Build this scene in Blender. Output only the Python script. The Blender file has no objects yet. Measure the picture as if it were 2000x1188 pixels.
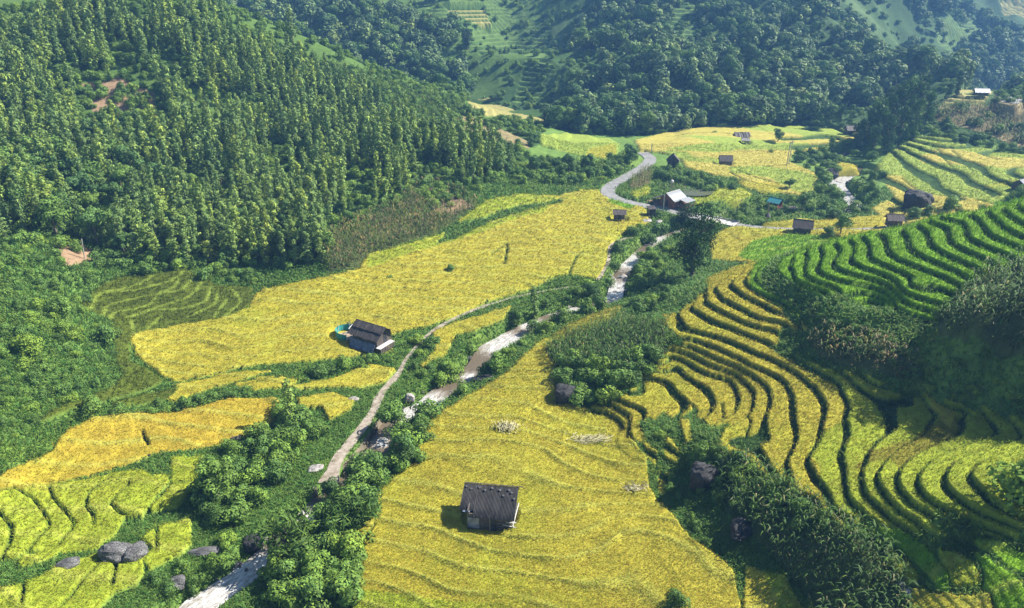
import bpy, math, random
import numpy as np
rng = np.random.default_rng(7); random.seed(7)
R = math.radians
C = bpy.context.scene.collection
# ---------------------------------------------------------------- camera, sky, sun, exposure
PITCH, FPX, CAMZ = 24.0, 1350.0, 50.0
cam = bpy.data.cameras.new('camera'); camo = bpy.data.objects.new('camera', cam); C.objects.link(camo)
cam.sensor_width = 36; cam.lens = FPX/2000*36; cam.clip_start = 0.5; cam.clip_end = 3000
camo.location = (0, 0, CAMZ); camo.rotation_euler = (R(90-PITCH), 0, 0)
bpy.context.scene.camera = camo
SUN_EL, SUN_AZ = R(42), R(18)                      # azimuth measured from +X (right) towards +Y (away)
w = bpy.data.worlds.new('World'); bpy.context.scene.world = w; w.use_nodes = True
nt = w.node_tree; bg = nt.nodes['Background']; sky = nt.nodes.new('ShaderNodeTexSky')
sky.sky_type = 'NISHITA'; sky.sun_disc = False; sky.sun_elevation = SUN_EL
sky.sun_rotation = R(90) - SUN_AZ; sky.altitude = 800; sky.dust_density = 0.6
nt.links.new(sky.outputs[0], bg.inputs[0]); bg.inputs[1].default_value = 0.062
sd = bpy.data.lights.new('sun', 'SUN'); sd.energy = 5.0; sd.angle = R(0.5); sd.color = (1, .95, .86)
so = bpy.data.objects.new('sun', sd); C.objects.link(so)
sx, sy, sz = math.cos(SUN_EL)*math.cos(SUN_AZ), math.cos(SUN_EL)*math.sin(SUN_AZ), math.sin(SUN_EL)
from mathutils import Vector
so.rotation_euler = Vector((sx, sy, sz)).to_track_quat('Z', 'Y').to_euler(); so.location = (0, 0, 200)
vs = bpy.context.scene.view_settings
vs.view_transform = 'Standard'; vs.look = 'None'; vs.exposure = 1.18; vs.gamma = 1
bpy.context.scene.cycles.max_bounces = 5; bpy.context.scene.cycles.diffuse_bounces = 2
bpy.context.scene.cycles.transparent_max_bounces = 4; bpy.context.scene.cycles.volume_bounces = 0
bpy.context.scene.render.image_settings.color_mode = 'RGB'
# ---------------------------------------------------------------- helpers
cP, sP = math.cos(R(PITCH)), math.sin(R(PITCH))
def ray(px, py):
    u = (np.asarray(px, float)-1000)/FPX; v = (594-np.asarray(py, float))/FPX
    return np.stack([u, cP+v*sP, -sP+v*cP], -1)
def PZ(px, py, z):
    d = ray(px, py); t = (z-CAMZ)/d[2]; return (d[0]*t, d[1]*t, z)
def PD(px, py, dist):
    d = ray(px, py); t = dist/d[1]; return (d[0]*t, dist, CAMZ+d[2]*t)
def W(px, dist, z): return ((px-1000)/FPX/.9135*dist, dist, z)
def T(x0, y0, k, pts): return [(x0+x/k, y0+y/k) for x, y in pts]
A4 = lambda p: T(1100, 500, 4, p)
B4 = lambda p: T(1100, 760, 4, p)
C4 = lambda p: T(1500, 700, 4, p)
D4 = lambda p: T(1500, 891, 4, p)
E4 = lambda p: T(0, 470, 4, p)
F4 = lambda p: T(350, 700, 4, p)
S6 = lambda p: T(1300, 400, 2.829, p)
S4 = lambda p: T(0, 400, 2.829, p)
S7 = lambda p: T(0, 768, 2.829, p)
S5 = lambda p: T(650, 400, 2.829, p)
def smooth(a, b, x):
    t = np.clip((x-a)/(b-a), 0, 1); return t*t*(3-2*t)
def vnoise(x, y, seed=0):
    xi = np.floor(x).astype(np.int64); yi = np.floor(y).astype(np.int64); fx = x-xi; fy = y-yi
    fx = fx*fx*(3-2*fx); fy = fy*fy*(3-2*fy)
    def h(a, b):
        n = (a*374761393 + b*668265263 + seed*1442695041) & 0x7fffffff
        n = ((n ^ (n >> 13))*1274126177) & 0x7fffffff
        return ((n ^ (n >> 16)) & 0xffff)/65535.0
    return (h(xi, yi)*(1-fx)+h(xi+1, yi)*fx)*(1-fy)+(h(xi, yi+1)*(1-fx)+h(xi+1, yi+1)*fx)*fy
def fbm(x, y, seed=0, o=4):
    s = 0; a = .5
    for k in range(o): s = s+a*(vnoise(x*2**k, y*2**k, seed+k*17)-.5)*2; a *= .5
    return s
# ---------------------------------------------------------------- terrain control points (pixel of the photo + height, or + distance)
DZ, Z0 = 0.65, 3.2
def LV(n): return Z0+DZ*n
ctl = []
def cz(*a):
    for px, py, z in a: ctl.append(PZ(px, py, z))
def cd(*a):
    for px, py, d in a: ctl.append(PD(px, py, d))
def cw(*a):
    for px, d, z in a: ctl.append(W(px, d, z))
def line(lv, pts):
    for px, py in pts: ctl.append(PZ(px, py, LV(lv)))
line(12, A4([(1340,200),(1370,280),(1450,340),(1650,440),(1850,530)]))
line(11, A4([(1190,270),(1260,350),(1450,450),(1560,500),(1780,590)]))
line(10, A4([(1130,340),(1180,410),(1400,520),(1680,600)]))
line(9, A4([(1010,390),(1070,450),(1300,560),(1580,670),(1800,800),(1950,880)])+C4([(560,200),(590,280),(640,380),(615,480)]))
line(8, A4([(920,440),(960,540),(1060,600),(1350,690),(1600,800),(1900,990)])+C4([(400,280),(460,380),(450,480)]))
line(7, A4([(880,640),(1130,700),(1450,850),(1740,1000),(1810,1160)])+B4([(1820,200)]))
line(6, A4([(970,710),(1250,830),(1520,970),(1610,1060),(1630,1160)])+B4([(1600,230)]))
line(5, A4([(870,740),(1150,860),(1420,990),(1500,1090),(1490,1160)]))
line(4, A4([(790,790),(1050,890),(1300,980),(1380,1160)])+B4([(1350,200)]))
line(3, A4([(840,880),(960,950),(1150,1080),(1190,1180)]))
line(2, A4([(670,960),(900,1090),(990,1180)]))
line(1, B4([(470,110),(640,240)]))
line(0, B4([(420,150),(520,300)]))
line(-1, B4([(330,190),(450,340)]))
line(16, S6([(610,360),(690,450),(860,520)]))
line(17, S6([(715,330),(720,390),(780,450),(900,540)]))
line(18, S6([(795,300),(870,440),(960,500),(1200,590)]))
line(19, S6([(880,280),(950,420),(1200,560),(1480,650)]))
line(20, S6([(975,255),(1040,390),(1300,520),(1480,600)]))
line(21, S6([(1055,235),(1110,360),(1300,470),(1540,560)]))
line(22, S6([(1130,225),(1190,330),(1450,440),(1600,500)]))
line(23, S6([(1225,190),(1300,310),(1450,370),(1640,460)]))
line(24, S6([(1330,165),(1410,285),(1550,350),(1690,425)]))
line(25, S6([(1430,140),(1520,260),(1740,370)]))
line(26, S6([(1525,120),(1610,230),(1840,350)]))
line(27, S6([(1615,95),(1700,200),(1960,320)]))
line(28, S6([(1705,50),(1790,160),(1980,250)]))
line(29, S6([(1800,30),(1880,130),(1980,180)]))
line(30, S6([(1905,10),(1980,110)]))
line(13, A4([(1460,160),(1470,260),(1700,360),(1880,470)]))
line(15, C4([(2000,720)])+D4([(1590,190),(1700,300),(1980,480)]))
line(14, C4([(1880,480),(1990,640)])+D4([(1400,180),(1450,300),(1700,470),(1880,540)]))
line(13, C4([(1660,400),(1740,500),(1720,650)])+D4([(1180,200),(1290,370)]))
line(12, C4([(1500,400),(1540,470),(1510,620)])+D4([(1020,170),(1150,390),(1250,440)]))
line(11, C4([(1180,270),(1310,500),(1270,570)])+D4([(860,180),(1040,440),(1230,600)]))
line(10, C4([(700,220),(1000,390),(1010,580)])+D4([(740,170),(900,430),(1180,640)]))
line(9, D4([(610,130),(620,250),(750,460)]))
line(8, D4([(320,30),(400,200),(520,420),(680,510)]))
line(7, D4([(180,20),(240,300)]))
line(6, B4([(1640,430),(1640,650)]))
cz(*[(x, y, 8.4) for x, y in D4([(900,680),(1130,830),(1170,950)])])
cz(*[(x, y, 9.3) for x, y in D4([(1280,760),(1400,1000)])])
cz(*[(x, y, 10.1) for x, y in D4([(1620,760),(1690,1000)])])
cz(*[(x, y, 11.0) for x, y in D4([(1750,780),(2000,1000)])])
cz((1780,1180,7.7),(1900,1188,9.3),(1740,1130,7.6),(1980,1100,10.6))
cz((1950,700,16.2),(1850,760,12.3),(2000,780,14.2),(1900,640,18.5),(2000,560,21),(2000,690,18),(1750,730,11.6),(1640,670,11.6),(1720,620,13.2),(1800,660,15))
cz((1390,880,6.2),(1500,935,6.6),(1580,995,7.2),(1660,1045,8.4),(1330,990,2.8),(1400,1090,2.9),(1560,1188,3.1),(1350,920,3.6),(1470,1030,4.8),(1600,1120,5),(1700,1150,6.5))
cz((1500,513,12.4),(1590,482,15),(1700,460,17.8),(1850,425,21),(2000,393,23.6))
for a_, b_, z_ in ((1500,513,12.4),(1590,482,15),(1640,470,16.4),(1700,460,17.8),(1775,442,19.4),(1850,425,21),(1925,408,22.3),(2000,393,23.6)):
    q_ = PZ(a_, b_, z_); ctl.append((q_[0]*1.07, q_[1]*1.07, z_-3.6)); ctl.append((q_[0]*1.15, q_[1]*1.15, max(z_-9, 6.5)))
cz((1330,610,7.8),(1270,600,5),(1200,640,4.6),(1290,690,6.8),(1100,700,3.7),(1200,750,4.8),(1140,805,2.4),(1080,780,2.7),(1250,690,6),(1380,550,8),(1300,560,4.2),(1330,530,4),(1250,815,3.6),(1290,890,3.3))
cz((850,1100,1.9),(1000,950,2.3),(1100,850,2.45),(1150,1000,2.3),(1300,1100,2.4),(1400,1188,2.6),(1000,1188,1.9),(1000,800,2.8),(1060,700,3.3),(1215,850,2.1),(1260,950,2.25),(880,900,2.4),(780,1050,1.9))
cz((620,1100,1.5),(700,1000,1.9),(750,960,2),(830,840,2.6),(1000,740,2.9),(1065,672,3.2),(690,1188,2.1),(550,1188,1.2))
cz((480,950,1.8),(560,880,1.8),(450,1080,1.4),(330,1130,1.5),(400,1000,2),(700,800,1.9),(760,740,2.2),(860,700,2.4),(900,740,2.1))
cz((300,690,3.6),(500,600,4.5),(700,540,5.2),(900,470,6),(1000,500,5),(1100,400,6.6),(1200,450,5.4),(1250,430,5.6),(850,640,3.1),(1000,590,3.4),(600,680,3.2),(480,720,3.2),(600,750,2.4),(700,730,2.4),(300,790,3.2),(1130,540,3.8),(1160,500,4.4))
cz((200,860,4.2),(500,800,2.9),(680,790,2.2),(400,860,3.1),(50,930,5),(100,1000,3.8),(300,950,3.1),(350,1040,2.2),(200,1150,2.2),(0,1188,3),(0,1060,4.3),(130,840,5),(620,770,2.5))
cz((170,590,6.4),(200,560,7.2),(350,535,7),(450,600,4.6),(230,700,4.6),(260,640,4.8),(490,570,4.8),(280,590,5.6),(370,570,5.8))
cz((0,700,9),(0,500,14),(150,520,10),(100,800,6.2),(0,850,7.2),(0,930,6.2),(200,500,9.5),(60,600,11.2),(180,700,6),(220,760,4.8))
cz((300,510,8),(450,515,6.8),(640,510,7),(720,490,7),(900,400,9),(1000,365,9),(1180,335,8))
cd((0,400,118),(0,200,165),(0,0,205),(200,400,132),(200,200,172),(200,0,215),(400,400,138),(400,200,180),(600,400,142),(600,250,182),(600,120,212),(750,300,172),(850,350,156),(900,270,195),(1000,310,186),(850,220,215),(750,150,228),(-150,300,140),(-150,0,200),(-150,600,95))
cd((380,0,220),(500,35,224),(600,70,226),(700,125,228),(850,190,230),(950,225,226),(1050,262,215))
cw((0,310,42),(200,300,27),(400,290,18),(600,285,13),(800,285,10),(950,289,9),(1050,262,8.4),(700,265,16),(500,262,26))
cd((560,30,350),(700,60,340),(700,150,308),(800,0,390),(600,0,372),(900,190,302),(950,100,345),(950,0,405),(1100,150,312),(1100,220,278),(1150,0,395),(1150,90,345),(1250,240,256),(1250,120,305),(1250,0,370),(1400,246,246),(1400,120,300),(1400,0,372),(1550,246,250),(1550,120,305),(1550,0,375),(1650,200,272),(1680,100,330),(1700,0,415))
cd((1750,160,345),(1850,155,400),(1900,80,470),(1950,0,560),(1800,80,420),(2000,100,480),(1800,0,500))
cw((-300,430,100),(100,430,92),(400,460,95),(800,480,85),(1200,480,92),(1600,480,92),(1800,600,85),(2000,680,80),(1000,680,120),(0,680,125),(2400,600,90),(-600,300,75))
cd((1830,280,203),(1950,300,196),(1850,200,232),(1950,190,233),(2000,250,214),(2000,190,240),(1750,260,218),(1700,300,206),(1880,240,216))
cw((1900,275,11.5),(1980,290,11.5),(2200,240,22),(2300,160,16))
cz((1750,350,7.6),(1900,340,9.2),(1850,390,8),(1980,340,10.5),(1700,400,6),(1750,430,6.2),(1850,310,9.6),(2000,375,9.6),(1930,400,8.5),(1800,425,6.6),(1640,470,6),(1560,488,5.6))
cz((1300,290,8),(1400,260,8.4),(1550,260,8.6),(1640,260,8.7),(1450,310,7.5),(1550,330,7),(1400,350,7),(1500,380,5.9),(1310,392,6.5),(1270,400,6.3),(1240,320,8),(1200,370,7),(1350,450,4.6),(1450,460,5.3),(1540,450,5.6),(1450,500,4.9),(1620,450,6),(1690,447,6.2),(1120,290,8.8),(1070,270,10),(1180,295,8.5))
cz((1000,1400,2.5),(1900,1350,9.8),(300,1400,.8),(2250,900,17),(2250,600,24),(2200,450,24),(-200,1000,6.5),(-200,1300,4),(1500,1400,3.6))
P = np.array(ctl)
# thin plate spline (scaled)
SC = 100.0
def tps_k(d2): return 0.5*d2*np.log(d2+1e-12)
X = P[:, :2]/SC; n = len(X)
d2 = ((X[:, None]-X[None])**2).sum(-1)
K = tps_k(d2)+np.eye(n)*3e-5*np.clip((P[:, 1]/80)**1.5, .5, 6)
Q = np.concatenate([np.ones((n, 1)), X], 1)
M = np.zeros((n+3, n+3)); M[:n, :n] = K; M[:n, n:] = Q; M[n:, :n] = Q.T
sol = np.linalg.lstsq(M, np.concatenate([P[:, 2], np.zeros(3)]), rcond=None)[0]
Xf = X.astype(np.float32); wf = sol[:n].astype(np.float32)
def tps(x, y):
    x = np.asarray(x, float).ravel()/SC; y = np.asarray(y, float).ravel()/SC; out = np.empty(len(x))
    for i in range(0, len(x), 20000):
        a = x[i:i+20000].astype(np.float32)[:, None]; b = y[i:i+20000].astype(np.float32)[:, None]
        q = (a-Xf[:, 0])**2+(b-Xf[:, 1])**2
        out[i:i+20000] = (0.5*q*np.log(q+1e-12)) @ wf
    return out+sol[n]+sol[n+1]*x+sol[n+2]*y
# radial ground sheet: finer near the valley overlook, coarser far off
S = 4
NR, NA = 300*S+1, 225*S+1
r0, r1, a0, a1 = 24.0, 720.0, R(-57), R(57)
rs = r0*(r1/r0)**np.linspace(0, 1, NR); az = np.linspace(a0, a1, NA)
def polar_xy(r, a): return r*np.sin(a), r*np.cos(a)
rc, ac = rs[::S], az[::S]
gx, gy = polar_xy(rc[:, None], ac[None, :])
HC = tps(gx, gy).reshape(gx.shape)
HC = np.minimum(HC, 120+0*HC)
def up(a, axis):                                    # cubic refinement by S along one axis
    a = np.moveaxis(a, axis, 0); m = len(a)
    pad = np.concatenate([2*a[:1]-a[1:2], a, 2*a[-1:]-a[-2:-1]])
    out = []
    for k in range(S):
        t = k/S; p0, p1, p2, p3 = pad[:m-1], pad[1:m], pad[2:m+1], pad[3:m+2]
        out.append(.5*(2*p1+(-p0+p2)*t+(2*p0-5*p1+4*p2-p3)*t*t+(-p0+3*p1-3*p2+p3)*t**3))
    o = np.stack(out, 1).reshape(((m-1)*S,)+a.shape[1:])
    return np.moveaxis(np.concatenate([o, a[-1:]]), 0, axis)
H0 = up(up(HC, 0), 1)
GX, GY = polar_xy(rs[:, None], az[None, :])
def sample(F, x, y):
    r = np.hypot(x, y); a = np.arctan2(x, y)
    i = np.clip(np.log(np.maximum(r, 1e-3)/r0)/math.log(r1/r0)*(NR-1), 0, NR-1.001)
    j = np.clip((a-a0)/(a1-a0)*(NA-1), 0, NA-1.001)
    i0 = i.astype(int); j0 = j.astype(int); fi = i-i0; fj = j-j0
    return (F[i0, j0]*(1-fj)+F[i0, j0+1]*fj)*(1-fi)+(F[i0+1, j0]*(1-fj)+F[i0+1, j0+1]*fj)*fi
def hit(px, py, F=None, dmin=30.0):                 # where the ray through that photo pixel meets the ground
    F = H0 if F is None else F
    d = ray(px, py).reshape(-1, 3); res = []
    for q in d:
        t = np.concatenate([np.linspace(dmin, 300, 2700), np.linspace(300, 800, 1500)])/math.hypot(q[0], q[1])
        z = CAMZ+q[2]*t; g = sample(F, q[0]*t, q[1]*t)
        k = np.argmax(z < g)
        if z[k] >= g[k]: k = len(t)-1
        res.append((q[0]*t[k], q[1]*t[k], g[k]))
    return np.array(res)
def world_poly(pts, dmin=30.0):
    h = hit([p[0] for p in pts], [p[1] for p in pts], None, dmin); return h[:, :2]
def inside(poly, x, y):
    m = (x > poly[:, 0].min()) & (x < poly[:, 0].max()) & (y > poly[:, 1].min()) & (y < poly[:, 1].max())
    idx = np.nonzero(m.ravel())[0]; xx = x.ravel()[idx]; yy = y.ravel()[idx]; c = np.zeros(len(idx), bool)
    k = len(poly)
    for i in range(k):
        x1, y1 = poly[i]; x2, y2 = poly[i-1]
        if y1 == y2: continue
        c ^= ((y1 > yy) != (y2 > yy)) & (xx < (x2-x1)*(yy-y1)/(y2-y1)+x1)
    o = np.zeros(x.size, bool); o[idx[c]] = True; return o.reshape(x.shape)
def dist_line(pts, x, y, reach):                    # distance to, height and position along a world polyline (x,y,z,w)
    D = np.full(x.shape, 1e9); Z = np.zeros(x.shape); Wd = np.ones(x.shape)
    for a, b in zip(pts[:-1], pts[1:]):
        m = (x > min(a[0], b[0])-reach) & (x < max(a[0], b[0])+reach) & (y > min(a[1], b[1])-reach) & (y < max(a[1], b[1])+reach)
        if not m.any(): continue
        xx = x[m]; yy = y[m]; vx, vy = b[0]-a[0], b[1]-a[1]
        t = np.clip(((xx-a[0])*vx+(yy-a[1])*vy)/(vx*vx+vy*vy+1e-9), 0, 1)
        d = np.hypot(xx-a[0]-t*vx, yy-a[1]-t*vy); cur = D[m]; u = d < cur
        cur[u] = d[u]; D[m] = cur
        zz = Z[m]; zz[u] = (a[2]+(b[2]-a[2])*t)[u]; Z[m] = zz
        ww = Wd[m]; ww[u] = (a[3]+(b[3]-a[3])*t)[u]; Wd[m] = ww
    return D, Z, Wd
def cat_line(p, step=1.0):                           # smooth resampling of a world polyline with extra columns
    p = np.array(p, float); out = []
    q = np.concatenate([[2*p[0]-p[1]], p, [2*p[-1]-p[-2]]])
    for i in range(len(p)-1):
        m = max(2, int(np.linalg.norm(p[i+1, :2]-p[i, :2])/step))
        for k in range(m):
            t = k/m; a, b, c, d = q[i], q[i+1], q[i+2], q[i+3]
            out.append(.5*(2*b+(-a+c)*t+(2*a-5*b+4*c-d)*t*t+(-a+3*b-3*c+d)*t**3))
    out.append(p[-1]); return np.array(out)
# river, road, paths: (px, py, z, width)
def wl(pts, step=1.0): return cat_line([PZ(a, b, z)+(wd,) for a, b, z, wd in pts], step)
RIV = wl([(a_, b_, c_, d_*.6) for a_, b_, c_, d_ in [(330,1250,-.4,5),(385,1188,-.2,5.2),(440,1150,-.1,4.6),(500,1105,.05,4.4),(555,1050,.3,4),(600,1010,.5,4),(690,930,.7,4.4),(735,880,.8,5),(775,820,.9,4.4),(830,795,1.0,5.2),(860,768,1.1,4.8),(900,742,1.3,4.5),(930,715,1.4,4.5),(955,685,1.5,6),(995,662,1.7,6),(1040,635,1.9,4.5),(1100,612,2.1,4),(1150,600,2.3,3.6),(1195,588,2.5,4.5),(1205,560,2.6,4.4),(1218,530,2.8,4),(1240,505,3.0,4),(1285,470,3.3,4),(1340,450,3.5,4),(1385,432,3.7,4),(1440,415,3.9,3.6),(1500,408,4.1,3.6),(1580,412,4.3,4),(1640,418,4.5,5),(1672,405,4.7,5.5),(1655,385,4.9,6),(1635,362,5.2,6.5),(1645,350,5.3,6),(1690,345,5.5,5),(1680,330,5.7,4),(1632,318,6,4),(1640,303,6.4,3.5),(1700,285,7,3)]])
def ground_line(pts, off=0.0, step=1.0):
    h = hit([p[0] for p in pts], [p[1] for p in pts])
    q = np.concatenate([h, np.array([[p[2]] for p in pts])], 1); q[:, 2] += off; q = cat_line(q, step)
    k = 5; zp = np.pad(q[:, 2], k, 'edge'); q[:, 2] = np.convolve(zp, np.ones(2*k+1)/(2*k+1), 'valid'); return q
ROAD = ground_line([(1255,298,3.4),(1270,310,3.4),(1258,325,3.4),(1225,345,3.4),(1195,362,3.4),(1187,376,3.4),(1205,389,3.4),(1250,400,3.4),(1300,408,3.6),(1335,418,4),(1385,430,3.6),(1440,440,3),(1500,446,2),(1560,448,1.6),(1690,448,1.6),(1760,440,1.6)])
PATH = ground_line([(642,944,2.3),(650,920,1.5),(665,890,1.4),(700,845,1.3),(725,815,1.1),(745,770,1.1),(780,728,.9),(795,700,.6),(830,660,.75),(860,638,.8),(920,608,.75),(990,585,.65),(1040,573,.6),(1110,562,.5),(1160,558,.5)])
PATH2 = ground_line([(1168,548,.7),(1185,520,.7),(1190,500,.7),(1195,478,.9),(1215,468,.9),(1235,463,.9)])
KROAD = ground_line([(1935,181,4),(1965,183,4),(1962,190,4),(2000,197,4),(2060,205,4)])
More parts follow.
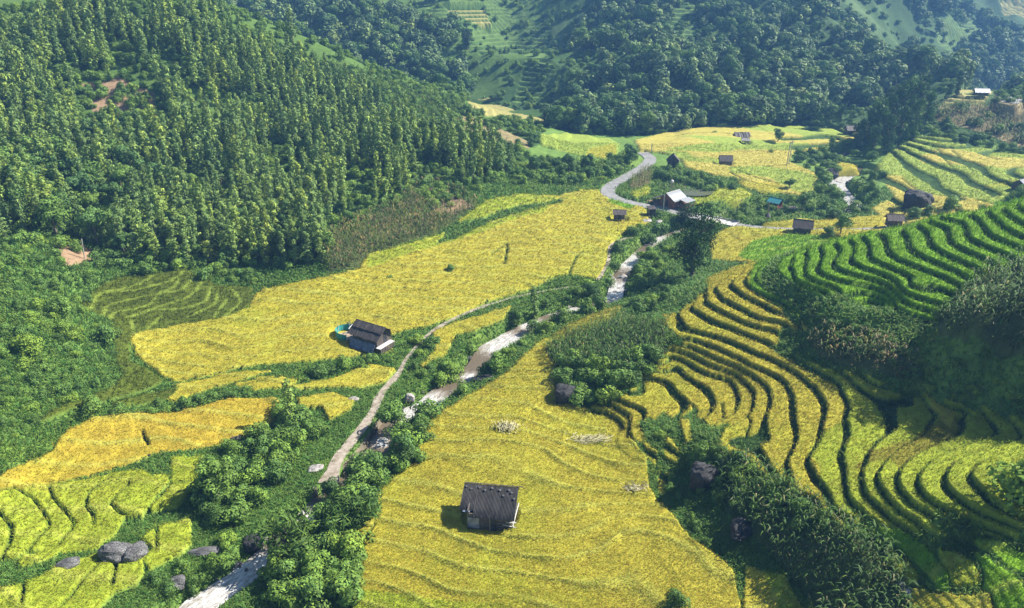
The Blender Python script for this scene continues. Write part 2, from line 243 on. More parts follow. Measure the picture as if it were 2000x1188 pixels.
# ---------------------------------------------------------------- land cover: (photo outline, kind)
GOLD, YG, GREEN, DARK, OLIVE, WEED, EARTH, CORN, TAN, LG, PALE, LIME, STRAWY = range(13)
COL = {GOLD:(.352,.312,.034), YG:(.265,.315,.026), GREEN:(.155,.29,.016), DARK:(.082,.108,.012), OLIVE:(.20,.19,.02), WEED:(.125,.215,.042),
       EARTH:(.30,.20,.12), CORN:(.085,.115,.035), TAN:(.26,.21,.10), LG:(.12,.195,.045), PALE:(.33,.30,.10), LIME:(.26,.33,.05), STRAWY:(.40,.35,.07)}
WOOD = (.045, .095, .020)
polys = [
 (GOLD, [(1060,668),(1110,657),(1070,690),(1078,712),(1090,735),(1082,760),(1090,785),(1150,805),(1200,845),(1262,900),(1266,955),(1285,985),(1310,1010),(1350,1060),(1400,1095),(1430,1120),(1445,1188),(1445,1400),(600,1400),(690,1188),(696,1100),(740,1020),(722,985),(770,940),(815,905),(820,860),(830,830),(920,775),(990,735),(1030,695)]),
 (YG, [(690,1188),(696,1160),(860,1180),(1000,1188),(1040,1300),(640,1400)]),
 (GOLD, [(655,1070),(735,1015),(740,1022),(690,1075),(655,1110)]),
 (GOLD, [(1455,1110),(1500,1125),(1560,1188),(1600,1260),(1450,1260)]),
 (YG, [(1490,1120),(1530,1130),(1640,1260),(1560,1260)]),
 (GOLD, A4([(1130,190),(1330,90),(1560,45),(1460,160),(1450,230),(1510,320),(1690,430),(1760,510),(1940,590),(1900,600),(1700,560),(1690,590),(1700,650),(1640,730),(1740,820),(1900,900)])+C4([(400,160),(560,200),(620,370),(600,480),(450,600),(330,700),(310,780),(400,870),(400,1000),(470,1188)])+D4([(540,430),(680,560),(560,540),(420,480),(300,360),(100,270),(0,200)])+B4([(1500,700),(1380,600),(1280,520),(1200,470),(1290,280),(1180,320),(1030,210),(850,240),(760,270),(640,240),(700,560),(620,440),(440,400),(230,250),(210,160),(260,130),(350,150),(470,40),(600,10)])+A4([(610,980),(660,900),(720,850),(830,810),(720,740),(870,700),(980,680),(880,630),(770,560),(780,480),(900,460),(1030,350),(1130,270)])),
 (YG, [(1526,676)]+C4([(300,40),(500,90),(640,120),(950,260),(1150,330),(1220,270),(1330,370),(1450,300),(1600,430),(1680,360),(1850,500),(1930,440),(2000,480),(2300,600)])+[(2150,1010)]+D4([(2000,520),(1950,660),(1880,670),(1560,570),(1400,480),(1290,470),(1300,570),(1390,650),(1290,640),(1180,600),(1180,640),(1000,590),(850,580),(770,480),(680,560),(540,430)])+C4([(400,1000),(400,870),(310,780),(330,700),(450,600),(600,480),(620,370),(560,200),(380,120)])),
 (OLIVE, C4([(1450,400),(1500,520),(1500,640),(1200,760),(1050,870),(900,800),(650,900),(750,780),(1000,680),(1200,620),(1330,510)])+[]),
 (GOLD, C4([(1230,290),(1290,330),(1400,400),(1470,440),(1420,560),(1330,500)])),
 (WEED, B4([(600,260),(700,280),(780,190),(900,260),(960,200),(1040,150),(1050,220),(1110,300),(1180,310),(1290,280),(1200,460),(1400,620),(1300,800),(1000,900),(800,800),(700,600)])),
 (GOLD, B4([(520,250),(620,400),(740,520),(720,620),(660,560),(620,440),(520,350)])),
 (GOLD, B4([(810,390),(850,400),(910,540),(880,610),(790,580),(780,480)])),
 (GOLD, B4([(740,660),(840,680),(830,780),(770,850),(740,800)])),
 (GOLD, B4([(910,260),(980,250),(1010,400),(950,430)])),
 (GREEN, D4([(850,580),(1030,600),(1150,680),(1280,790),(1390,950),(1400,1090),(1340,1080),(1230,950),(1130,830),(1000,720),(900,680)])),
 (YG, D4([(950,750),(1080,850),(1160,950),(1160,1040),(1050,1020),(980,900)])),
 (YG, D4([(1320,750),(1450,790),(1580,840),(1640,950),(1620,1040),(1450,1040),(1400,950),(1350,860)])),
 (GREEN, D4([(1600,650),(1750,700),(1900,750),(2000,800),(2300,950),(2300,1100),(2000,960),(1850,870),(1720,770),(1610,710)])),
 (GREEN, D4([(1600,780),(1750,860),(1900,960),(2000,1080),(2200,1300),(1900,1500),(1780,1188),(1680,1050),(1680,930)])),
 (GOLD, D4([(1110,1060),(1300,1100),(1500,1130),(1700,1110),(1740,1188),(1700,1400),(1110,1400)])),
 (GREEN, S6([(610,330),(700,280),(900,205),(1200,145),(1500,65),(1700,15),(1900,-25),(2000,-38),(2200,-60),(2200,250),(2000,330),(1860,360),(1770,380),(1700,440),(1640,480),(1560,560),(1500,620),(1490,660),(1300,600),(1060,550),(860,520),(700,440),(620,390)])),
 (GREEN, A4([(1560,45),(1640,50),(1560,110),(1530,190),(1580,280),(1700,340),(1930,460),(1900,480),(1760,440),(1600,350),(1500,310),(1450,230),(1460,160)])),
 (GOLD, [(255,665),(275,652),(330,640),(440,625),(490,605),(500,575),(560,560),(640,545),(700,530),(715,500),(760,490),(870,465),(900,430),(950,400),(1030,385),(1090,385),(1130,375),(1183,372),(1195,392),(1240,402),(1262,412),(1268,440),(1230,450),(1190,480),(1186,500),(1180,540),(1160,548),(1110,540),(1080,545),(1040,566),(950,592),(900,615),(840,638),(790,650),(765,660),(770,690),(740,695),(700,700),(640,708),(560,713),(500,718),(440,728),(350,752),(320,740),(270,700)]),
 (YG, [(715,505),(720,530),(800,500),(870,480),(950,455),(1010,430),(1060,420),(1090,390),(1020,382),(950,394),(880,455),(760,490)]),
 (WEED, [(885,440),(950,425),(1010,405),(1060,400),(1100,390),(1095,400),(1040,412),(960,436),(890,470),(850,482)]),
 (GREEN, [(1185,385),(1245,402),(1230,412),(1190,400)]),
 (GOLD, [(350,757),(430,738),(540,728),(490,742),(400,768),(335,790),(325,775)]),
 (GOLD, F4([(430,220),(740,160),(920,190),(870,240),(600,270),(470,250)])),
 (GOLD, F4([(880,235),(1180,185),(1500,70),(1700,100),(1600,200),(1400,250),(1300,240),(900,262)])),
 (GOLD, [(850,690),(845,650),(925,625),(980,608),(1000,600),(985,625),(930,650),(890,660),(870,700),(840,710),(830,730),(820,720)]),
 (GOLD, S7([(0,490),(100,420),(300,340),(320,290),(380,220),(500,160),(730,130),(1000,120),(1270,40),(1540,50),(1560,110),(1500,180),(1400,240),(1270,270),(1200,310),(1060,330),(850,350),(770,390),(610,440),(300,510),(290,560),(100,545),(-300,600),(-300,560)])),
 (GOLD, S7([(1650,40),(1840,10),(1960,60),(1940,100),(1820,160),(1780,90),(1660,90)])),
 (YG, S7([(-300,620),(0,560),(100,550),(280,515),(620,460),(790,440),(840,470),(930,470),(940,510),(830,620),(790,700),(690,700),(640,800),(540,880),(330,900),(170,890),(90,930),(-200,930)])),
 (YG, S7([(950,370),(1130,360),(1120,450),(1080,520),(980,640),(840,670),(830,640),(950,520)])),
 (YG, S7([(100,940),(330,860),(330,910),(250,950),(120,975)])),
 (YG, S7([(-200,1150),(0,1110),(140,1060),(450,940),(560,890),(590,905),(660,910),(790,910),(800,1000),(760,1070),(640,1110),(560,1188),(400,1500),(-200,1500)])),
 (YG, S7([(790,820),(870,750),(1060,720),(1060,850),(1010,900),(830,990),(790,930),(850,870)])),
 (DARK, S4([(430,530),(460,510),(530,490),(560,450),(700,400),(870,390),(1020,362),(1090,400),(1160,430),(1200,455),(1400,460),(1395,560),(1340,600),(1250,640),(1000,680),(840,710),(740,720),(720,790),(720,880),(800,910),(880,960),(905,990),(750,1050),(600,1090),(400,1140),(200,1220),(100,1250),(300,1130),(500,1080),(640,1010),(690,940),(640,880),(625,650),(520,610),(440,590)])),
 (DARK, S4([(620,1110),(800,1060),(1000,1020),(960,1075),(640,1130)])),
 (CORN, A4([(-100,860),(-140,760),(40,660),(280,580),(440,500),(760,560),(840,680),(760,800),(680,960),(400,920),(80,880)])),
 (WEED, [(0,480),(150,470),(200,520),(150,600),(220,640),(230,740),(100,810),(0,880),(-300,900),(-300,500)]),
 (CORN, [(1395,885),(1450,900),(1520,945),(1590,1000),(1670,1045),(1720,1065),(1760,1140),(1775,1188),(1780,1350),(1640,1350),(1590,1188),(1540,1130),(1480,1060),(1420,1000)]),
 (CORN, S6([(1500,650),(1560,600),(1650,500),(1780,380),(1980,340),(2300,300),(2300,1000),(1980,860),(1800,790),(1640,770),(1500,720)])),
 (CORN, S6([(780,760),(900,720),(1100,760),(1300,820),(1400,900),(1380,960),(1250,960),(1000,900),(850,850)])),
 (CORN, [(640,470),(700,440),(790,405),(805,372),(860,362),(935,405),(850,460),(720,500),(700,530),(640,533)]),
 (EARTH, [(800,375),(860,365),(925,402),(885,420),(830,405)]),
 (EARTH, [(160,165),(230,150),(300,180),(300,215),(240,225),(180,215)]),
 (EARTH, [(90,480),(150,475),(200,495),(190,520),(130,520)]),
 (LG, [(0,25),(120,20),(150,45),(90,70),(0,75)]),
 (LG, [(580,110),(640,125),(760,165),(860,200),(930,230),(1000,262),(1040,285),(1000,290),(880,265),(780,215),(700,190),(640,165)]),
 (TAN, [(890,225),(940,235),(1030,275),(1035,290),(985,285),(930,265),(880,245)]),
 (OLIVE, [(1075,660),(1110,640),(1150,622),(1210,600),(1212,612),(1190,632),(1150,650),(1110,662)]),
 (LIME, [(1040,262),(1110,262),(1190,272),(1210,282),(1205,300),(1180,312),(1120,302),(1060,285)]),
 (GOLD, [(1150,292),(1200,285),(1205,300),(1180,312),(1145,305)]),
 (STRAWY, [(1240,275),(1300,260),(1400,248),(1560,246),(1680,254),(1670,275),(1620,280),(1590,300),(1550,298),(1538,318),(1590,340),(1600,368),(1560,385),(1520,378),(1480,368),(1430,348),(1395,345),(1340,330),(1330,310),(1290,300),(1250,297)]),
 (LIME, [(1320,268),(1420,270),(1500,280),(1560,283),(1620,285),(1540,296),(1440,294),(1400,300),(1330,300),(1300,295),(1350,288),(1400,282)]),
 (LIME, [(1440,248),(1560,247),(1680,255),(1660,268),(1570,270),(1540,262),(1480,258)]),
 (LIME, [(1420,330),(1500,328),(1590,345),(1600,370),(1560,380),(1500,350),(1430,342)]),
 (LIME, [(1290,298),(1340,302),(1390,320),(1370,305),(1420,315),(1400,322),(1340,318)]),
 (YG, [(1350,392),(1400,373),(1450,370),(1468,385),(1440,394),(1395,396),(1360,405)]),
 (GOLD, [(1440,357),(1520,362),(1530,377),(1490,382),(1450,368)]),
 (YG, [(1230,382),(1262,365),(1272,372),(1262,386),(1240,390)]),
 (EARTH, [(1262,392),(1300,386),(1345,390),(1340,408),(1300,408)]),
 (TAN, [(1225,365),(1250,340),(1275,335),(1270,360),(1240,370)]),
 (GOLD, [(1385,467),(1420,449),(1500,438),(1560,430),(1600,434),(1650,430),(1740,420),(1800,425),(1800,445),(1690,466),(1590,486),(1500,516),(1440,515),(1390,512)], 118),
 (GREEN, [(1440,505),(1470,475),(1540,462),(1600,464),(1625,470),(1560,494),(1500,518),(1455,512)], 118),
 (LIME, [(1760,345),(1770,320),(1790,300),(1830,283),(1900,287),(2000,302),(2200,320),(2200,400),(2000,368),(1960,390),(1930,405),(1800,380)], 120),
 (STRAWY, [(1795,300),(1830,285),(1900,300),(2000,312),(2200,330),(2200,350),(2000,332),(1900,325),(1800,320)], 120),
 (STRAWY, [(1700,348),(1760,345),(1800,380),(1870,383),(1940,402),(1930,430),(1800,450),(1720,425),(1700,410),(1745,385),(1730,360)], 120),
 (GOLD, [(1635,318),(1690,325),(1690,335),(1650,340),(1632,335)], 120),
 (LIME, [(1692,345),(1735,300),(1790,268),(1870,278),(1795,308),(1775,325),(1765,345)], 120),
 (YG, [(2000,360),(1900,372),(1960,355),(2200,350),(2200,370)], 120),
 (LG, [(760,45),(870,22),(1000,0),(1110,-20),(1075,50),(1072,82),(1015,118),(940,132),(915,100),(930,62),(860,55)]),
 (LG, [(1300,20),(1350,0),(1380,60),(1330,90)]),
 (LG, [(1760,90),(1800,70),(1830,130),(1790,150)]),
 (PALE, [(860,25),(945,20),(960,48),(880,48)]),
 (PALE, [(890,200),(960,194),(1005,218),(1090,214),(1092,235),(1010,236),(950,232),(920,215)]),
 (LG, [(1010,90),(1080,85),(1090,110),(1060,150),(1100,180),(1090,205),(1000,205),(1030,150)]),
 (PALE, [(1840,206),(1868,186),(1900,180),(2000,177),(1990,186),(1930,192),(1915,207)]),
 (TAN, [(1825,212),(1915,208),(2000,205),(2120,215),(2120,300),(2000,290),(1930,262),(1850,245),(1815,230)]),
 (PALE, [(1950,0),(2050,-10),(2050,40),(1960,32)]),
 (LG, [(1835,40),(1900,60),(1930,90),(1850,120),(1830,90)]),
]
RICE = {GOLD, YG, GREEN, DARK, OLIVE, PALE, LIME, STRAWY}
cls = np.full(GX.shape, -1, np.int8)
cls[:] = 20                                          # woodland floor
low = H0 < 10.5
cls[(GY < 150) | (low & (GY < 235))] = WEED
WP = []
for kd, pts, *dm in polys:
    p = world_poly(pts, dm[0] if dm else 30.0); WP.append((kd, p)); cls[inside(p, GX, GY)] = kd
# bunds between the paddies
BU = [S7(b) for b in [[(0,680),(60,740),(70,800),(30,920)],[(200,610),(280,740),(230,800),(160,890)],[(280,520),(290,580),(400,710),(410,750),(330,850)],[(620,480),(500,560),(480,640),(520,690),(520,740)],[(720,510),(630,600),(620,640),(690,690)],[(950,520),(830,640)],[(970,520),(1080,490)],[(870,750),(870,880)],[(590,910),(350,1188)],[(650,930),(630,1080)],[(140,1060),(120,1188)],[(0,548),(100,548),(200,610)],[(280,515),(620,462)],[(790,220),(820,300)]]]
BU += [E4(b) for b in [[(1190,290),(1120,350),(820,430)],[(1440,260),(1340,330),(1100,400),(780,440),(700,570)],[(1400,330),(1380,370),(1240,440),(880,520),(810,610)],[(1530,290),(1430,400),(1250,440),(1180,520),(920,580),(860,650)],[(1590,330),(1480,460),(1250,540),(1000,620)],[(1660,380),(1600,500),(1400,560),(1220,560)],[(1700,440),(1680,520),(1480,620)],[(1780,480),(1680,620)],[(1820,400),(1880,500),(1760,620)],[(1270,610),(1160,710)],[(1040,650),(1050,720)]]]
BU += [B4([(1240,130),(1255,250)]), B4([(1430,240),(1460,270),(1400,450)]), B4([(1000,140),(1060,190),(1180,140),(1250,130)]), C4([(620,480),(690,490),(740,540)]), [(350,748),(440,735),(560,722),(700,705)],[(330,790),(440,765),(560,740)],
       [(1300,268),(1380,262),(1440,264)],[(1350,292),(1440,297),(1560,296)],[(1405,345),(1430,365),(1500,380)],[(1425,340),(1460,358),(1530,372)],[(1440,335),(1480,352),(1540,365)],
       [(960,500),(990,480),(985,520)],[(1110,540),(1130,500),(1165,495)],[(1760,350),(1800,378),(1870,384),(1940,402)],[(1780,340),(1830,365),(1900,375)],[(1830,290),(1860,330)],[(1860,295),(1900,335)],[(1730,435),(1760,405),(1850,425)]]
bund = np.zeros(GX.shape, bool)
for b in BU:
    h = hit([p[0] for p in b], [p[1] for p in b]); q = cat_line(np.concatenate([h, np.full((len(b), 1), .3)], 1), 1.0)
    D, _, _ = dist_line(q, GX, GY, 2.0); bund |= D < (.10+.0011*np.hypot(GX, GY))*np.where(cls == DARK, 1.15, 1)
# relief: terraces on the crop land, bumps on the woodland
H = H0.copy()
far = smooth(225, 300, GY)*smooth(9, 16, H0); lefts = smooth(8, 16, H0)*smooth(100, 140, GY)*smooth(20, -20, GX)
wild = cls == 20
H += np.where(wild | (cls == TAN) | (cls == LG), 1, .25)*far*((fbm(GX/62+3, GY/62, 5, 4)*12+(.25-np.abs(fbm(GX/55, GY/90+2, 15, 2)))*26))
H += lefts*fbm(GX/34, GY/34, 9, 3)*2.2
H += np.where(cls == WEED, fbm(GX/5, GY/5, 2, 3)*.38, 0)
Hn = H+fbm(GX/9, GY/9, 31, 3)*.16
hillT = np.zeros(GX.shape, bool)
for k in (5, 6, 7, 8, 9, 10, 11, 12, 13, 20, 21): hillT |= inside(WP[k][1], GX, GY)
ricem = np.isin(cls, list(RICE))
farT = ricem & (GY > 195); farH = (ricem | (cls == LG)) & (GY > 260)
dz = np.where(hillT, DZ, np.where(farH, 1.7, np.where(farT, .8, np.where(cls == DARK, .30, .34))))
off = np.where(hillT, Z0, 0); Hq = np.where(hillT, H+fbm(GX/6, GY/6, 77, 2)*.05, Hn)
# knob and the fields at the right climb in bolder steps
stepR = ricem & ~hillT & ((GX > 85) & (GY > 150) & (GY < 250)); dz = np.where(stepR, .75, dz)
f = (Hq-off)/dz; fl = np.floor(f); fr = f-fl
soft = ~hillT & ~farH & ~farT & (cls != DARK) & ~stepR
ris = np.where(soft, .22, np.where(farH, .45, np.where((cls == YG) | (cls == OLIVE) | ((cls == GOLD) & (GY < 78)), .22, .30)))      # share of each step taken by the bank
prof = np.where(fr < 1-ris, .08*fr/(1-ris), .08+.92*smooth(0, 1, (fr-1+ris)/ris))
Hstep = off+dz*(fl+prof)
Hstep = np.where(soft | (cls == DARK), .5*Hstep+.5*Hq, Hstep)
tm = (ricem | (cls == LG)) & (dz > 0)
H = np.where(tm, Hstep, H)
bank = tm & (fr > 1-ris) & (hillT | farH | stepR)
bankD = np.zeros(GX.shape, bool)
crop = ricem & ~bank & ~bund & ~bankD
# cut the river in, level the road and the paths
DR, ZR, WR = dist_line(RIV, GX, GY, 14)
k = smooth(0, 1, (DR-WR*.5)/1.7); wid = DR < WR*.5+1.7
H = np.where(wid, (ZR-.7)*(1-k)+H*k, H)
H = np.where(wid & (DR < WR*.5), ZR-.7, H)
def carve(L, m):
    global H
    D, Z, Wd = dist_line(L, GX, GY, 10); e = Wd*.5+m; k = smooth(0, 1, (D-e)/1.6)
    H = np.where(D < e+1.6, (Z-.12)*(1-k)+H*k, H); return D < e
nob = DR < WR*.5+.35
onroad = np.zeros(GX.shape, bool)
for L, m in ((ROAD, .4), (PATH, .15), (PATH2, .15), (KROAD, .4)): onroad |= carve(L, m)
H = np.where((DR < WR*.5), np.minimum(H, ZR-.6), H)
crop &= ~nob & ~onroad
for a_, b_, r_ in ((958,1012,2.9),(728,674,3.4),(675,655,2.6),(745,690,2.2),(1209,431,2.0),(1416,322,2.6),(1455,281,1.8),(1449,268,2.6),(1240,1070,0)):
    q_ = hit(a_, b_)[0]; crop &= np.hypot(GX-q_[0], GY-q_[1]) > r_
HG = H.copy()
H = H+np.where(crop | (bund & (cls == DARK)), np.where(GY > 200, .7, .5), 0)
H = H+np.where(bund | onroad | crop, 0, 1)*fbm(GX/1.3, GY/1.3, 12, 2)*.10*np.where(GY > 220, 2, 1)
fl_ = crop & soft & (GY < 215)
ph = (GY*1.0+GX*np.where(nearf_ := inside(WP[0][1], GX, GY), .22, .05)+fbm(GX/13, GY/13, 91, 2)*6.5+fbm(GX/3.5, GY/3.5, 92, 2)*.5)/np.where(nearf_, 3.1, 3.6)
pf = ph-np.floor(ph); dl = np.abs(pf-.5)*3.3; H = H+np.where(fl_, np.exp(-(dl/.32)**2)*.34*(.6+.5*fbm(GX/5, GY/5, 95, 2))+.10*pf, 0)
# cover colours
col = np.zeros(GX.shape+(3,), np.float32); col[:] = WOOD
for kd, c in COL.items(): col[cls == kd] = c
bankc = np.array((.045, .095, .018)); bd = np.array((.10, .19, .02))
col[bank] = bankc; col[bund & ricem] = bankc
col[(bund | bankD) & (cls == DARK)] = (.17, .22, .03)
col[nob & ~onroad] = np.array((.20, .17, .12))*.9
g1 = fbm(GX/14, GY/14, 41, 3); g2 = fbm(GX/2.2, GY/2.2, 43, 2)
goldm = (cls == GOLD) & crop; t = smooth(-.05, .55, g1+.3*g2)[..., None]*.40*goldm[..., None]
col = col*(1-t)+np.array(COL[YG])*t
low_gold = inside(WP[30][1], GX, GY) & crop; col[low_gold] = col[low_gold]*np.array((1.08, .92, .9))
ygm = (cls == YG) & crop; t = smooth(.0, .6, g1-.2*g2)[..., None]*.4*ygm[..., None]; col = col*(1-t)+np.array(COL[GOLD])*t
wm = (cls == WEED) & ~nob; t = smooth(.05, .6, g1+g2*.6)[..., None]*.55*wm[..., None]; col = col*(1-t)+np.array((.17, .25, .035))*t
wo = (cls == 20); t = smooth(.0, .5, fbm(GX/26, GY/26, 51, 4))[..., None]*.8*wo[..., None]; col = col*(1-t)+np.array((.10, .16, .05))*t
ls = (smooth(.1, .6, lefts)*(cls == 20))[..., None]*.75; col = col*(1-ls)+np.array((.095, .165, .032))*ls
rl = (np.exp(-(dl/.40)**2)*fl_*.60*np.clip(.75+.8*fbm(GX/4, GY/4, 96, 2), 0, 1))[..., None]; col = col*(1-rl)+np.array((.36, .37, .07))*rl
col *= (1+.14*g2+.10*fbm(GX/.7, GY/.7, 3, 1))[..., None]
col = np.clip(col, .003, .9)
# ---------------------------------------------------------------- mesh and material helpers
def mesh_np(name, V, F, colv=None, colf=None, smooth_=False):
    me = bpy.data.meshes.new(name); V = np.asarray(V, np.float32); F = np.asarray(F, np.int32)
    me.vertices.add(len(V)); me.vertices.foreach_set('co', V.ravel())
    me.loops.add(F.size); me.loops.foreach_set('vertex_index', F.ravel())
    me.polygons.add(len(F)); me.polygons.foreach_set('loop_start', np.arange(0, F.size, F.shape[1], dtype=np.int32))
    me.polygons.foreach_set('loop_total', np.full(len(F), F.shape[1], np.int32))
    if smooth_: me.polygons.foreach_set('use_smooth', np.ones(len(F), bool))
    me.update(calc_edges=True)
    if colv is not None:
        a = me.attributes.new('Col', 'FLOAT_COLOR', 'POINT'); c = np.ones((len(V), 4), np.float32); c[:, :3] = colv
        a.data.foreach_set('color', c.ravel())
    if colf is not None:
        a = me.attributes.new('Col', 'FLOAT_COLOR', 'FACE'); c = np.ones((len(F), 4), np.float32); c[:, :3] = colf
        a.data.foreach_set('color', c.ravel())
    return me
def mat_new(name):
    m = bpy.data.materials.new(name); m.use_nodes = True; m.node_tree.nodes.clear(); return m, m.node_tree
def N(t, k, **kw):
    n = t.nodes.new(k)
    for a, b in kw.items():
        if a.startswith('i_'): n.inputs[a[2:].replace('_', ' ')].default_value = b
        else: setattr(n, a, b)
    return n
def mat_cover(name, nscale=1.2, amt=.35, bump=0.0, transl=0.0, rough=.9, bscale=4, percol=None, spec=.15, vary=False):
    m, t = mat_new(name); L = t.links.new
    out = N(t, 'ShaderNodeOutputMaterial'); tc = N(t, 'ShaderNodeNewGeometry')
    if percol is None: src = N(t, 'ShaderNodeAttribute', attribute_name='Col').outputs['Color']
    else: rgb = N(t, 'ShaderNodeRGB'); rgb.outputs[0].default_value = (*percol, 1); src = rgb.outputs[0]
    nz = N(t, 'ShaderNodeTexNoise'); nz.inputs['Scale'].default_value = nscale; nz.inputs['Detail'].default_value = 4
    L(tc.outputs['Position'], nz.inputs['Vector'])
    mr = N(t, 'ShaderNodeMapRange'); mr.inputs['From Min'].default_value = .3; mr.inputs['From Max'].default_value = .7
    mr.inputs['To Min'].default_value = 1-amt; mr.inputs['To Max'].default_value = 1+amt; L(nz.outputs['Fac'], mr.inputs['Value'])
    mul = N(t, 'ShaderNodeVectorMath', operation='SCALE'); L(src, mul.inputs[0]); L(mr.outputs[0], mul.inputs['Scale'])
    colr = mul.outputs[0]
    if vary:
        oi = N(t, 'ShaderNodeObjectInfo'); cr = N(t, 'ShaderNodeValToRGB'); e = cr.color_ramp.elements; cr.color_ramp.interpolation = 'LINEAR'
        e[0].position = 0; e[0].color = (.62, .72, .85, 1); e[1].position = 1; e[1].color = (1.4, 1.28, .9, 1); x = e.new(.5); x.color = (.95, 1, 1, 1); x = e.new(.82); x.color = (1.2, 1.2, .95, 1)
        L(oi.outputs['Random'], cr.inputs[0]); m2 = N(t, 'ShaderNodeVectorMath', operation='MULTIPLY'); L(colr, m2.inputs[0]); L(cr.outputs[0], m2.inputs[1]); colr = m2.outputs[0]
    b = N(t, 'ShaderNodeBsdfPrincipled'); b.inputs['Roughness'].default_value = rough
    b.inputs['Specular IOR Level'].default_value = spec; L(colr, b.inputs['Base Color']); sh = b.outputs[0]
    if bump:
        n2 = N(t, 'ShaderNodeTexNoise'); n2.inputs['Scale'].default_value = bscale; n2.inputs['Detail'].default_value = 5
        L(tc.outputs['Position'], n2.inputs['Vector'])
        bp = N(t, 'ShaderNodeBump'); bp.inputs['Strength'].default_value = bump; bp.inputs['Distance'].default_value = .3
        L(n2.outputs['Fac'], bp.inputs['Height']); L(bp.outputs[0], b.inputs['Normal'])
    if transl:
        tr = N(t, 'ShaderNodeBsdfTranslucent'); L(colr, tr.inputs['Color'])
        mx = N(t, 'ShaderNodeMixShader'); mx.inputs[0].default_value = transl; L(sh, mx.inputs[1]); L(tr.outputs[0], mx.inputs[2]); sh = mx.outputs[0]
    L(sh, out.inputs['Surface']); return m
M_GROUND = mat_cover('land cover', .9, .22, .5, bscale=5)
M_RICE = mat_cover('rice blades', .5, .12, 0, transl=.30, rough=.6)
M_LEAF = mat_cover('leaves', .5, .22, 0, transl=.16, rough=.6, spec=.12, vary=True)
M_BARK = mat_cover('bark', 3, .3, .3, percol=(.16, .13, .10))
def tag(o, label=None, cat=None, group=None, kind=None):
    if label: o['label'] = label
    if cat: o['category'] = cat
    if group: o['group'] = group
    if kind: o['kind'] = kind
    return o
def link(name, me, mat=None, parent=None, loc=None):
    o = bpy.data.objects.new(name, me); C.objects.link(o)
    if mat is not None and me is not None and not me.materials: me.materials.append(mat)
    if parent is not None: o.parent = parent
    if loc is not None: o.location = loc
    return o
V = np.stack([GX, GY, H], -1).reshape(-1, 3)
ii = (np.arange(NR-1)[:, None]*NA+np.arange(NA-1)[None]).ravel()
FQ = np.stack([ii, ii+1, ii+NA+1, ii+NA], 1)[:, ::-1]
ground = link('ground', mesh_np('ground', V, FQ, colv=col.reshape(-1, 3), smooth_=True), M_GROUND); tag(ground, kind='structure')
# ---------------------------------------------------------------- crops and grass as blades of their own
def blades(name, mask, keep, nb, hgt, wid, droop, colour_mix, label, cat, zoff=0.0, seed=1, rmax=1e9, spread=.5, base=None):
    g = np.random.default_rng(seed); m = mask & (np.hypot(GX, GY) < rmax) & (np.abs(np.arctan2(GX, GY)) < R(52))
    i, j = np.nonzero(m); s = g.random(len(i)) < keep; i = i[s]; j = j[s]; n_ = len(i)
    r = rs[i]; sp = r*(az[1]-az[0])
    x = GX[i, j]+g.normal(0, 1, n_)*sp*.6; y = GY[i, j]+g.normal(0, 1, n_)*sp*.9
    z = H[i, j]+zoff; c0 = col[i, j] if base is None else np.tile(np.array(base, np.float32), (n_, 1))
    k = np.repeat(np.arange(n_), nb); m_ = len(k)
    big = np.clip(r/75, .75, 2.0)[k]
    h = hgt*big**.6*g.uniform(.6, 1.25, m_); wd = wid*big*g.uniform(.7, 1.3, m_); a = g.uniform(0, 2*math.pi, m_)
    bx = x[k]+g.normal(0, 1, m_)*sp[k]*spread; by = y[k]+g.normal(0, 1, m_)*sp[k]*spread; bz = z[k]-.12
    dx, dy = np.cos(a), np.sin(a); px, py = -dy, dx; dr = droop*g.uniform(.4, 1.3, m_)
    P0 = np.stack([bx-px*wd, by-py*wd, bz], 1); P1 = np.stack([bx+px*wd, by+py*wd, bz], 1)
    mx_ = bx+dx*h*dr*.35; my_ = by+dy*h*dr*.35; mz = bz+h*.75
    P2 = np.stack([mx_+px*wd*.9, my_+py*wd*.9, mz], 1); P3 = np.stack([mx_-px*wd*.9, my_-py*wd*.9, mz], 1)
    tx = bx+dx*h*dr*1.0; ty = by+dy*h*dr*1.0; tz = bz+h*(1.0-.25*dr)
    P4 = np.stack([tx, ty, tz], 1)
    VV = np.stack([P0, P1, P2, P3, P4], 1).reshape(-1, 3); o = np.arange(m_)*5
    T1 = np.stack([o, o+1, o+2], 1); T2 = np.stack([o, o+2, o+3], 1); T3 = np.stack([o+3, o+2, o+4], 1)
    FF = np.concatenate([T1, T2, T3])
    cb = c0[k]*g.uniform(.75, 1.3, (m_, 1)); mixc = np.array(colour_mix)[g.integers(0, len(colour_mix), m_)]
    cc = np.clip(cb*mixc, .002, .95); cc = np.repeat(cc, 5, 0)
    o = link(name, mesh_np(name, VV, FF, colv=cc), M_RICE); tag(o, label, cat, kind='stuff'); return o
goldmix = [(1, 1, 1), (1.15, 1.0, .9), (.85, 1.05, 1), (1.1, .85, 1.0), (.75, .95, .8)]
grmix = [(1, 1, 1), (1.25, 1.1, 1), (.8, .9, 1), (.7, 1, .9)]
nearfld = inside(WP[0][1], GX, GY) | inside(WP[1][1], GX, GY)
yterr = inside(WP[5][1], GX, GY)
br = GY < 215
blades('ripe_rice', crop & (cls == GOLD) & nearfld, .75, 3, .32, .020, 1.0, goldmix, 'ripe golden rice filling the big field around the dark iron-roofed hut', 'rice', seed=1)
blades('ripe_rice', crop & (cls == GOLD) & yterr & ~nearfld, .6, 3, .36, .024, .9, goldmix, 'golden rice on the curved terraces right of the near field', 'rice', seed=2)
